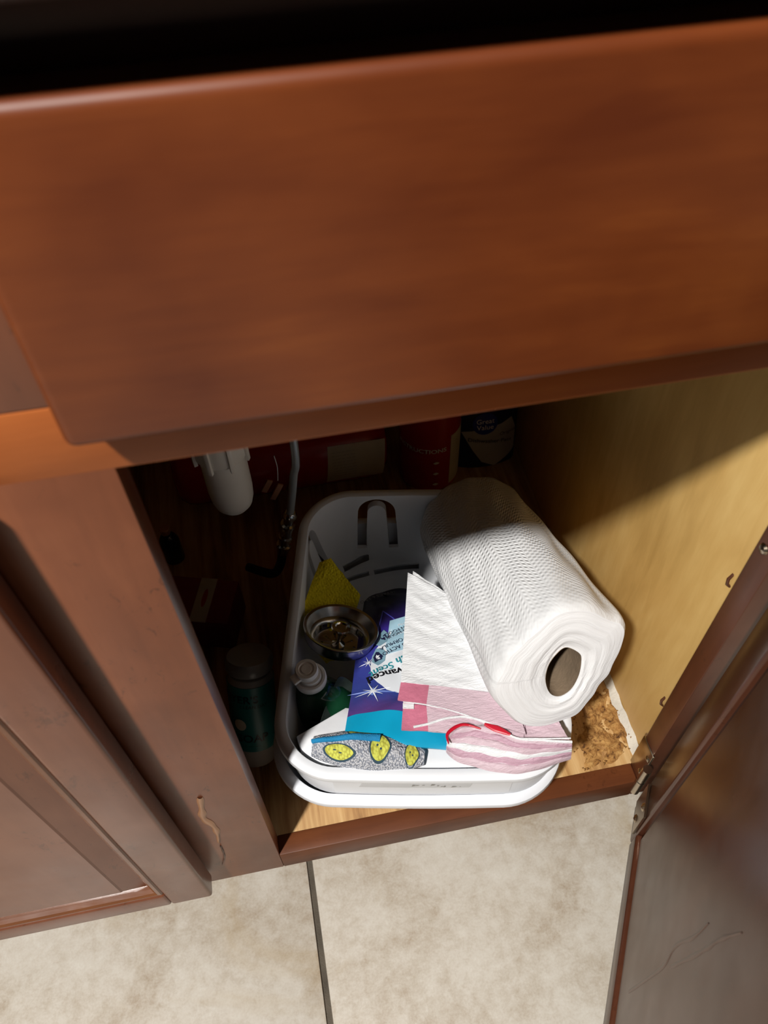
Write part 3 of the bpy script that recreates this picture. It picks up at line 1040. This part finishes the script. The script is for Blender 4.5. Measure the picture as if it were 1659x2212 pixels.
quad_sheet('drawstring_hem', BAG_PINK, (0.1486, 0.0290, 0.2987), (0.2231, 0.0027, 0.3024), (0.2303, 0.0188, 0.3002), (0.1524, 0.0524, 0.2955), .0022, -.0005, .0004, 24, 8, seed=3)
quad_sheet('drawstring_hem', BAG_PINK, (0.2127, 0.0076, 0.3017), (0.2615, -0.0048, 0.3035), (0.2583, 0.0173, 0.3004), (0.2249, 0.0337, 0.2981), .0018, -.0030, .0004, 20, 8, seed=5)
quad_sheet('film_corner', BAG_WHITE, (0.1318, 0.0537, 0.2953), (0.1411, 0.0512, 0.2956), (0.1422, 0.0561, 0.2949), (0.1329, 0.0586, 0.2946), .0008, .0008, 0, 4, 4)
top_c = spline([(0.1624, 0.0185, 0.3002), (0.1714, 0.0240, 0.2994), (0.1858, 0.0254, 0.2992), (0.2020, 0.0187, 0.3002), (0.2179, 0.0051, 0.3021), (0.2392, -0.0025, 0.3032), (0.2609, -0.0076, 0.3039)], 48)
bot_c = spline([(0.1620, 0.0168, 0.3004), (0.1671, 0.0075, 0.3018), (0.1821, -0.0022, 0.3031), (0.2029, -0.0113, 0.3044), (0.2214, -0.0144, 0.3048), (0.2414, -0.0132, 0.3047), (0.2609, -0.0107, 0.3043)], 48)
NF = 6
for k in range(NF):
    def fn(s, t, k=k):
        f = (k + t * 1.12) / NF
        i = s * 48
        j = min(int(i), 47)
        p = top_c[j].lerp(top_c[j + 1], i - j).lerp(bot_c[j].lerp(bot_c[j + 1], i - j), min(1.02, f + .03 * math.sin(s * 6 + k * 1.9)))
        g = math.sin(math.pi * min(1, f)) * .003
        return p + BN * (g - .0135 * f + .0024 * math.sin(math.pi * t) - .0009 * k + .0005 * math.sin(s * 33 + k * 2))
    sheet('bag_fold', (BAG_PINK, BAG_MAUVE, BAG_PINK, BAG_WHITE, BAG_MAUVE, BAG_PINK)[k], fn, 48, 6, .0012, bags)
    tube('fold_edge', BAG_WHITE, [fn(i / 40, .02) + BN * .0007 for i in range(41)], (.0011, .0010), bags, 8)
for pts, r in (([(0.1332, 0.0581, 0.2947), (0.1521, 0.0511, 0.2956), (0.1805, 0.0356, 0.2978), (0.2003, 0.0195, 0.3001), (0.2139, 0.0064, 0.3019), (0.2342, 0.0003, 0.3028), (0.2610, -0.0051, 0.3035)], .0006), ([(0.1366, 0.0325, 0.2983), (0.1495, 0.0328, 0.2982), (0.1660, 0.0346, 0.2979), (0.1835, 0.0318, 0.2984), (0.2028, 0.0199, 0.3000), (0.2166, 0.0050, 0.3021), (0.2374, -0.0021, 0.3031), (0.2609, -0.0085, 0.3040)], .0011)):
    tube('fold_edge', BAG_WHITE, spline([V(q) + BN * .0032 for q in pts], 50), (r, r * .8), bags, 8)
for pts, ra in (([(0.1616, 0.0108, 0.3013), (0.1626, 0.0193, 0.3001), (0.1711, 0.0245, 0.2994), (0.1800, 0.0248, 0.2993), (0.1911, 0.0184, 0.3002)], (.0016, .0008)), ([(0.1953, 0.0220, 0.2997), (0.2013, 0.0175, 0.3003), (0.2066, 0.0137, 0.3009), (0.2135, 0.0078, 0.3017)], (.0030, .0010))):
    P = spline([V(q) + BN * .0042 for q in pts], 24)
    tube('drawstring', BAG_RED, P, lambda s, ra=ra: (ra[0] * (.35 + .65 * math.sin(math.pi * s)), ra[1]), bags, 10)

# ------------------------------------------------------------------ white packet at the front of the tub
wpts = [V(q) for q in ((0.0371, 0.0605, 0.2680), (0.0836, 0.0811, 0.2620), (0.1377, 0.0618, 0.2620), (0.2204, 0.0210, 0.2660), (0.2345, -0.0010, 0.2660), (0.1737, 0.0022, 0.2660), (0.1268, 0.0108, 0.2660), (0.0803, 0.0219, 0.2660), (0.0536, 0.0323, 0.2660), (0.0392, 0.0462, 0.2660))]
cw = sum(wpts, V()) / len(wpts)
rows = []
for ins, dz_ in ((1, -.012), (1.0, -.003), (.985, -.0008), (.95, 0), (.5, .0012), (.02, .0015)):
    rows.append([cw.lerp(p, ins) + BN * dz_ for p in (lambda q: [q[i].lerp(q[(i + 1) % len(q)], f) for i in range(len(q)) for f in (0, .25, .5, .75)])(wpts)])
vs, fs = rings(rows, True, True, True)
packet = mesh_obj('white_packet', vs, fs, plain('white_packet_film', C3(.80, .81, .83), .4, vary=.01, bump=.25, bscale=60))
tag(packet, 'plain white packet wedged at the front of the tub under the lemon scrubber', 'packet')

# ------------------------------------------------------------------ scrubber with lemons
sA, sB = V((0.0504, 0.0449, 0.2740)), V((0.1430, 0.0164, 0.2720))
sz = .0
scr = thing('scrubber', 'grey knit scrubber printed with lemons and edged in blue', 'scrubber', tuple(sA.lerp(sB, .5)))
sdir = (sB - sA).normalized()
sn = V((-sdir.y, sdir.x, 0)).normalized()
SL, SWD = (sB - sA).length, .034
def scrub(s, w, h=0.0):
    """s along 0..1, w across -1..1"""
    wid = SWD / 2 * (math.sin(math.pi * (.10 + .84 * s)) ** .55)
    z = .0125 * max(0, 1 - w * w) ** .6 * math.sin(math.pi * (.10 + .84 * s)) ** .5
    return sA.lerp(sB, s) + sn * (w * wid) + V((0, 0, sz + z + h)) + V((0, 0, .0008 * math.sin(s * 19 + w * 3)))
vs, fs = [], []
NSU, NSW = 60, 16
for side in (1, -1):
    for i in range(NSU + 1):
        for j in range(NSW + 1):
            p = scrub(i / NSU, -1 + 2 * j / NSW)
            if side < 0:
                p = V((p.x, p.y, min(p.z, sA.lerp(sB, i / NSU).z + sz) - .004 * (1 - (-1 + 2 * j / NSW) ** 2)))
            vs.append(p)
K = (NSU + 1) * (NSW + 1)
for s in (0, 1):
    for i in range(NSU):
        for j in range(NSW):
            a = s * K + i * (NSW + 1) + j
            fs.append((a, a + 1, a + NSW + 2, a + NSW + 1))
mesh_obj('pad', vs, fs, KNIT, scr)
def lemon(s0, w0, ls, lw, rot):
    for sc, m, h, nm in ((1.18, LEMON_LINE, .0004, 'lemon_outline'), (1.0, LEMON, .0008, 'lemon_print')):
        pts = []
        for k in range(28):
            a = 2 * math.pi * k / 28
            x = math.cos(a) * (1 + .22 * max(0, math.cos(a)) ** 8)
            y = math.sin(a)
            pts.append((s0 + sc * ls * (x * math.cos(rot) - y * math.sin(rot)), max(-1, min(1, w0 + sc * lw * (x * math.sin(rot) + y * math.cos(rot))))))
        poly(nm, m, pts, lambda s, w, h=h: scrub(s, w, h), scr)
    for ds, dw in ((-.25, .1), (.2, -.15)):
        poly('lemon_seed', LEMON_LINE, [(s0 + ls * (ds + .14 * math.cos(q)), w0 + lw * (dw + .10 * math.sin(q))) for q in (0, 1, 2, 3, 4, 5)], lambda s, w: scrub(s, w, .0012), scr)
lemon(.24, -.42, .115, .40, 0)
lemon(.60, .05, .075, .70, .1)
lemon(.885, -.1, .052, .80, 0)
lemon(.40, .80, .09, .20, 0)
tube('blue_edging', CUFF_BLUE, [scrub(.0 + .60 * i / 24, .0 + .42 * math.sin(i / 24 * 1.5) + .1, .0012) for i in range(25)], lambda s: (.0036 * (.55 + .45 * s), .0024), scr, 10)

# ------------------------------------------------------------------ green dish soap bottle
GB = V((.0760, .0990, .1665))
soap = thing('dish_soap_bottle', 'dark green dish soap bottle with a frosted flip cap in the tub corner', 'bottle', tuple(GB))
gax = (V((.0590, .1080, .268)) - GB).normalized()
gx = (V((.88, -.47, 0)) - gax * gax.dot(V((.88, -.47, 0)))).normalized()
MB_ = frame(GB, gx, gax.cross(gx), gax)
lathe('bottle', GREEN_SOAP, [(0, 0), (.85, 0), (.97, .003), (1, .010), (1.0, .060), (.93, .074), (.74, .088), (.48, .098), (.40, .102), (.40, .108), (0, .108)],
      MB_ @ Matrix.Diagonal((.0335, .0245, .96, 1)), soap, 48)
capc = V((0.0570, 0.1098, 0.2900))
Mc = frame((capc.x, capc.y, .2690), (1, 0, 0), (0, 1, 0), (0, 0, 1))
cap = lathe('flip_cap', CLEAR_CAP, [(0, 0), (.0140, 0), (.0148, .0015), (.0148, .0075), (.0138, .0088), (.0120, .0090), (.0112, .0075), (.0104, .0075), (.0100, .0130), (0, .0130)], Mc, soap, 40)
Mt = frame((capc.x - .0022, capc.y + .0018, .2820), (1, 0, 0), (0, 1, 0), (0, 0, 1))
lathe('lid', CLEAR_CAP, [(0, 0), (.0100, 0), (.0106, .0014), (.0106, .0062), (.0098, .0076), (.0072, .0076), (.0064, .0066), (.0052, .0066), (.0046, .0074), (0, .0072)], Mt, cap, 36)
tabd = (V((0.0415, 0.1011, 0.2850)) - V((capc.x, capc.y, .285))).normalized()
tb = frame((capc.x - .0022, capc.y + .0018, .2835), tabd, V((-tabd.y, tabd.x, 0)), (0, 0, 1))
box('thumb_tab', CLEAR_CAP, .008, .0165, -.0048, .0048, 0, .0040, cap, .0012, M=tb)
# back label, silvery where it curves round the bottle
def lab(s, t):
    a = math.radians(-95 + 82 * s)
    z = .012 + .062 * t
    f = 1.02
    return MB_ @ V((.0335 * f * math.cos(a), .0245 * f * math.sin(a), z))
sheet('label', FILM, lab, 20, 10, .0004, soap)

# clear film standing between bottle and pouch
fl = [V((0.0838, 0.1119, 0.2620)), V((0.0711, 0.0935, 0.2580)), V((0.0594, 0.0765, 0.2500))]
film = sheet('plastic_film', FILM, lambda s, t: spline(fl, 8)[round(s * 8)] + V((.020 * t * (1 - .5 * s), .002 * math.sin(6 * t + 4 * s), -.030 * t + .002 * math.sin(9 * s))), 8, 8, .0006)
tag(film, 'crumpled clear plastic film between the green bottle and the violet pouch', 'plastic film')

# ------------------------------------------------------------------ sink strainer
SN = V((.273, .351, 1)).normalized()
SCN = V((.0932, .1655, .2585))
sx_ = V((1, 0, -SN.x / SN.z)).normalized()
Mst = frame(SCN, sx_, SN.cross(sx_), SN)
st = thing('sink_strainer', 'stainless steel sink strainer basket in front of the yellow sponge', 'strainer', tuple(SCN))
stb = lathe('basket', STEEL, [(.0366, .0000), (.0372, .0008), (.0366, .0014), (.0340, .0006), (.0318, -.0040), (.0296, -.0085), (.0262, -.0098), (.0245, -.0125), (.0232, -.0190), (.0200, -.0212), (0, -.0215),
                              (0, -.0225), (.0205, -.0222), (.0242, -.0198), (.0256, -.0130), (.0272, -.0150), (.0318, -.0146), (.0345, -.0120), (.0358, -.0060), (.0364, -.0012), (.0366, .0000)], Mst, st, 56)
cut = []
for k in range(14):
    a = 2 * math.pi * k / 14
    vs, fs = box_geo(.0225, .0300, -.0016, .0016, -.0175, -.0120, 0)
    cut.append(mesh_obj('cutter', [Mst @ Matrix.Rotation(a, 4, 'Z') @ v for v in vs], fs, STEEL))
for k in range(10):
    a = 2 * math.pi * (k + .5) / 10
    vs, fs = box_geo(.0150, .0172, -.0011, .0011, -.0260, -.0180, 0)
    cut.append(mesh_obj('cutter', [Mst @ Matrix.Rotation(a, 4, 'Z') @ v for v in vs], fs, STEEL))
apply_boolean(stb, cut)
lathe('knob', CHROME, [(0, -.0214), (.0062, -.0214), (.0066, -.0195), (.0040, -.0180), (.0022, -.0165), (.0022, -.0045), (.0040, -.0035), (.0088, -.0015), (.0096, .0000), (.0090, .0016), (.0060, .0024), (.0048, .0012), (0, .0010)], Mst, st, 32)

# ------------------------------------------------------------------ sponge
a_, b_, d_ = V((0.0955, 0.2443, 0.2680)), V((0.1196, 0.2084, 0.2430)), V((0.0654, 0.1940, 0.2360))
a2_, d2_ = V((0.0839, 0.2438, 0.2630)), V((0.0491, 0.1856, 0.2480))
bm = bmesh.new()
vv = [bm.verts.new(p) for p in (a_, b_, b_ + d_ - a_, d_, a2_, b_ + a2_ - a_, b_ + d2_ - a_, d2_)]
for f in ((0, 1, 2, 3), (4, 7, 6, 5), (0, 4, 5, 1), (1, 5, 6, 2), (2, 6, 7, 3), (3, 7, 4, 0)):
    bm.faces.new([vv[i] for i in f])
bmesh.ops.subdivide_edges(bm, edges=bm.edges[:], cuts=9, use_grid_fill=True)
for v in bm.verts:
    v.co += V((random.uniform(-1, 1), random.uniform(-1, 1), random.uniform(-1, 1))) * .0004 + V((0, 0, .0012 * math.sin(v.co.x * 170)))
vs = [v.co.copy() for v in bm.verts]
bm.verts.index_update()
fs = [[v.index for v in f.verts] for f in bm.faces]
bm.free()
sponge = mesh_obj('sponge', vs, fs, SPONGE)
tag(sponge, 'bright yellow sponge standing on edge behind the steel strainer', 'sponge')

# ------------------------------------------------------------------ things in the dark behind the tub
# white drain tube with a slotted collar and a rounded closed end
pt = V((.0080, .300, .3055))
pipe = thing('drain_tube', 'white plastic tube with rounded closed end hanging under the sink', 'pipe', tuple(pt))
lathe('tube', PIPE_WHITE, [(0, 0), (.008, .0012), (.0145, .005), (.0190, .0115), (.0212, .020), (.0222, .034), (.0225, .574), (0, .574)], Matrix.Translation(pt), pipe, 44)
lathe('collar', PIPE_WHITE, [(.0222, .0850), (.0250, .0855), (.0258, .0875), (.0258, .1130), (.0222, .1140)], Matrix.Translation(pt), pipe, 44)
for k in range(8):
    a = 2 * math.pi * k / 8 + .35
    box('rib', PIPE_WHITE, .0245, .0285, -.0022, .0022, .0800, .1150, pipe, .0006, M=Matrix.Translation(pt) @ Matrix.Rotation(a, 4, 'Z'))

# pull-down hose with its crimped fittings
hz = [(.079, .300, .872), (.078, .300, .60), (0.0770, 0.3000, 0.3842), (0.0715, 0.3000, 0.3384), (0.0621, 0.3000, 0.2843)]
hose = thing('faucet_hose', 'grey faucet hose with chrome crimp fittings hanging beside the white tube', 'hose', (0.0621, 0.3000, 0.2843))
tube('hose', plain('grey_braid', C3(.42, .45, .46), .3, .6), spline(hz, 40), .0042, hose, 14)
f0, f1 = V((0.0621, 0.3000, 0.2843)), V((0.0457, 0.3000, 0.2174))
Mf = axis_frame(f0, f1)
FL = (f1 - f0).length
prof = [(0, 0)]
for k, (z, r) in enumerate(((.0, .0052), (.06, .0078), (.10, .0078), (.12, .0055), (.26, .0055), (.28, .0080), (.34, .0080), (.36, .0056), (.40, .0066), (.56, .0066), (.58, .0080), (.62, .0080), (.64, .0060), (.78, .0060), (.80, .0082), (.86, .0082), (.88, .0066), (.93, .0070), (1.0, .0064))):
    prof.append((r, z * FL))
prof.append((0, FL))
lathe('fitting', CHROME, prof, Mf, hose, 28)
tube('lower_hose', BLACK, spline([f1, f1 + V((-.006, .004, -.03)), f1 + V((-.018, .012, -.055)), (.000, .335, .152)], 24), .0052, hose, 12)

# red extinguisher lying on its side at the back
EA, EB, ER = V((-.075, .478, .191)), V((.196, .478, .191)), .050
ext = thing('fire_extinguisher', 'red cylinder with a printed label lying on its side at the back', 'fire extinguisher', (.06, .478, .14))
Me = axis_frame(EA, EB)
EL = (EB - EA).length
lathe('body', RED_PAINT, [(0, 0), (.030, 0), (.042, .004), (.048, .012), (ER, .022), (ER, EL - .03), (.046, EL - .015), (.036, EL - .004), (.022, EL), (0, EL)], Me, ext, 48)
def on_ext(x, ang, h=.0006):
    """x in world metres along, ang from the viewer-facing horizontal, upwards"""
    return V((x, EA.y - (ER + h) * math.cos(ang), EA.z + (ER + h) * math.sin(ang)))
sheet('label', PAPER_LABEL, lambda s, t: on_ext(.118 + .072 * s - .006 * (1 - t), -.35 + 1.10 * t), 16, 24, .0005, ext)
for k in range(9):
    a = .56 - k * .085
    lettering(('--- ---- -- ----- --', '-- ----- --- -- ----', '---- -- --- ---- ---')[k % 3], .0046, lambda x, y, a=a: on_ext(.122 + x, a + y / ER, .0013), PRINT_GREY, ext)
# paired tag on a thin string
tg = thing('hang_tag', 'two small copper coloured tags on a thin white string beside the hose', 'tag', (0.0543, 0.3300, 0.3016))
tube('string', PRINT_WHITE, spline([(0.0554, 0.3300, 0.3410), (0.0565, 0.3300, 0.3231), (0.0545, 0.3300, 0.3030)], 10), .0005, tg, 6)
for a, b in (((0.0464, 0.3300, 0.3050), (0.0378, 0.3300, 0.2889)), ((0.0566, 0.3300, 0.2965), (0.0453, 0.3300, 0.2746))):
    a, b = V(a), V(b)
    Mt_ = axis_frame(a, b, (0, 1, 0))
    box('tag', COPPER, -.0032, .0032, -.0012, .0012, 0, (b - a).length, tg, .0005, M=Mt_)

# red can standing behind the tub
CC, CR = V((.2495, .452, .140)), .0385
can = thing('red_canister', 'red canister with white instruction print standing at the back near the blue pouch', 'canister', tuple(CC))
lathe('body', RED_CAN, [(0, 0), (.034, 0), (CR, .003), (CR, .150), (.030, .164), (.022, .168), (0, .168)], Matrix.Translation(CC), can, 48)
lathe('spray_cap', PRINT_WHITE, [(0, .168), (.020, .168), (.020, .190), (.016, .194), (0, .194)], Matrix.Translation(CC), can, 32)
def on_can(x, z, h=.0006):
    a = -math.pi / 2 - .10 + x / CR
    return CC + V(((CR + h) * math.cos(a), (CR + h) * math.sin(a), z))
sheet('label', PAPER_LABEL, lambda s, t: on_can(.0235 + .034 * s, .008 + .088 * t), 12, 8, .0005, can)
lettering('INSTRUCTIONS', .0098, lambda x, y: on_can(x - .0520, .074 + y, .0009), PRINT_WHITE, can, bold=.0002)
for k in range(3):
    lettering(('--- ----', '-- --- -', '---- --')[k], .0042, lambda x, y, k=k: on_can(x - .030, .060 - .018 * k + y, .0009), PRINT_GREY, can)
    poly('printed_mark', PRINT_WHITE, star(.004, .056 - .020 * k, .0040, .0026, 4), lambda x, z: on_can(x, z, .0010), can)
for k in range(11):
    lettering(('---- -- -----', '-- ---- -- --', '--- --- ----')[k % 3], .0034, lambda x, y, k=k: on_can(.0262 + x, .088 - k * .0045 + y, .0014), PRINT_BLACK, can)

# blue and white pouch at the back right
BP = V((.3255, .478, .140))
bp = thing('blue_pouch', 'dark blue and white printed pouch standing at the back right corner', 'pouch', tuple(BP))
def bpq(x, z, h=0.0):
    puff = .016 * (max(0, 1 - (x / .0435) ** 2) ** .5) * max(0, min(1, (.185 - z) / .12)) ** .7
    return BP + V((x, -.020 - puff - h + .18 * (z - .0) * .5, z))
sheet('film', plain('dark_blue_film', C3(.010, .014, .055), .3, bump=.3, bscale=60), lambda s, t: bpq(-.042 + .084 * s, .001 + .170 * t), 24, 24, .012, bp)
poly('printed_panel', plain('grey_white_film', C3(.42, .42, .40), .35), [(-.034, .072), (.018, .080), (.032, .086), (.039, .066), (.040, .030), (.032, .022), (.012, .010), (-.006, .020), (-.018, .040)], lambda x, z: bpq(x, z - .009, .0010), bp, 3)
poly('printed_logo', PRINT_BLUE, [(-.004 + .0165 * math.cos(q / 24 * 6.283), .084 + .0165 * math.sin(q / 24 * 6.283)) for q in range(24)], lambda x, z: bpq(x, z - .009, .0016), bp)
lettering('Great', .0100, lambda x, y: bpq(x - .004, .085 + y - .009, .0022), PRINT_WHITE, bp, align='CENTER')
lettering('Value', .0100, lambda x, y: bpq(x - .004, .076 + y - .009, .0022), PRINT_WHITE, bp, align='CENTER')
lettering('Original', .0075, lambda x, y: bpq(.016 + x, .062 + y - .009, .0022), PRINT_BLACK, bp)
lettering('Dishwasher Pacs', .0088, lambda x, y: bpq(-.026 + x, .058 + y - .18 * x - .009, .0022), PRINT_BLACK, bp)
for k in (-1, 0, 1):
    poly('printed_ray', PRINT_GREY, [(-.004 + .012 * k - .0008, .106 - .003 * abs(k)), (-.004 + .012 * k + .0008, .106 - .003 * abs(k)), (-.004 + .018 * k + .0006, .118 - .004 * abs(k)), (-.004 + .018 * k - .0006, .118 - .004 * abs(k))], lambda x, z: bpq(x, z - .009, .0012), bp)

# hand soap bottle leaning at the left of the tub
HB, HT = V((-.0115, .1020, .1475)), V((.0040, .1700, .2800))
hs = thing('hand_soap_bottle', 'teal labelled hand soap bottle leaning between the tub and the cabinet stile', 'bottle', tuple(HB))
Mh = axis_frame(HB, HT, (0, 1, 0))
ax = (HT - HB).normalized()
xh = V((1, 0, 0)) - ax * ax.x
xh.normalize()
yh = ax.cross(xh)
Mh = frame(HB, xh, yh, ax)
HR = .0225
lathe('bottle', CLEAR_GREY, [(0, -.004), (.012, -.0035), (.0195, .000), (HR, .008), (HR, .098), (.0205, .103), (.012, .107), (0, .108)], Mh, hs, 44)
lathe('cap', plain('frosted_grey_cap', C3(.20, .20, .20), .3), [(0, .1075), (.0225, .1075), (.0232, .109), (.0232, .117), (.021, .121), (0, .122)], Mh, hs, 40)
def on_hs(x, z, h=.0005):
    a = -math.pi / 2 + x / HR
    return Mh @ V(((HR + h) * math.cos(a), (HR + h) * math.sin(a), z))
sheet('label', TEAL_LABEL, lambda s, t: on_hs(-.050 + .100 * s, .022 + .075 * t), 40, 10, .0004, hs)
lettering("MRS. MEYER'S", .0118, lambda x, y: on_hs(x - .0640, .080 + y, .0009), PRINT_BLACK, hs, bold=.0001)
lettering('CLEAN DAY', .0050, lambda x, y: on_hs(x - .012, .074 + y, .0009), PRINT_BLACK, hs)
lettering('SOAP', .0125, lambda x, y: on_hs(x - .0170, .034 + y, .0009), PRINT_BLACK, hs, bold=.0001)
lettering('-- --- ----', .0045, lambda x, y: on_hs(x - .010, .028 + y, .0009), PRINT_BLACK, hs)
poly('printed_badge', PAPER_LABEL, [(-.0130 + .0062 * math.cos(q / 20 * 6.283), .054 + .0066 * math.sin(q / 20 * 6.283)) for q in range(20)], lambda x, z: on_hs(x, z, .0010), hs)

# red and white carton further back on the left
ca, cb = V((-0.0428, 0.2894, 0.1950)), V((-0.0572, 0.2434, 0.1950))
cyv = (ca - cb).normalized()
Mb = frame((cb.x, cb.y, .1402), (cyv.y, -cyv.x, 0), cyv, (0, 0, 1))
bx = thing('carton', 'red and white carton lying in the dark left part of the cabinet', 'carton', (cb.x, cb.y, .1402))
box('body', plain('red_carton', C3(.22, .010, .016), .45), -.050, .034, 0, .056, 0, .0545, bx, .0008, M=Mb)
box('white_panel', plain('white_carton', C3(.50, .48, .43), .45), -.0085, .0100, -.0002, .0562, .0530, .0550, bx, .0002, M=Mb)
poly('printed_mark', PRINT_RED, [(.0015 + .0028 * math.cos(q / 16 * 6.283), .030 + .012 * math.sin(q / 16 * 6.283)) for q in range(16)], lambda x, y: Mb @ V((x, y, .0552)), bx)
# dark bottle behind it with a copper cap
db = V((-.0880, .3760, .1402))
dk = thing('dark_bottle', 'tiny dark blue bottle with a copper coloured cap far back on the left', 'bottle', tuple(db))
lathe('bottle', plain('dark_blue_glass', C3(.008, .010, .022), .12), [(0, 0), (.026, 0), (.029, .004), (.029, .085), (.020, .105), (.0125, .112), (.0125, .122), (0, .122)], Matrix.Translation(db) @ Matrix.Scale(.42, 4), dk, 40)
lathe('cap', COPPER, [(0, .122), (.0135, .122), (.0142, .124), (.0142, .140), (.0125, .142), (0, .142)], Matrix.Translation(db) @ Matrix.Scale(.42, 4), dk, 32)
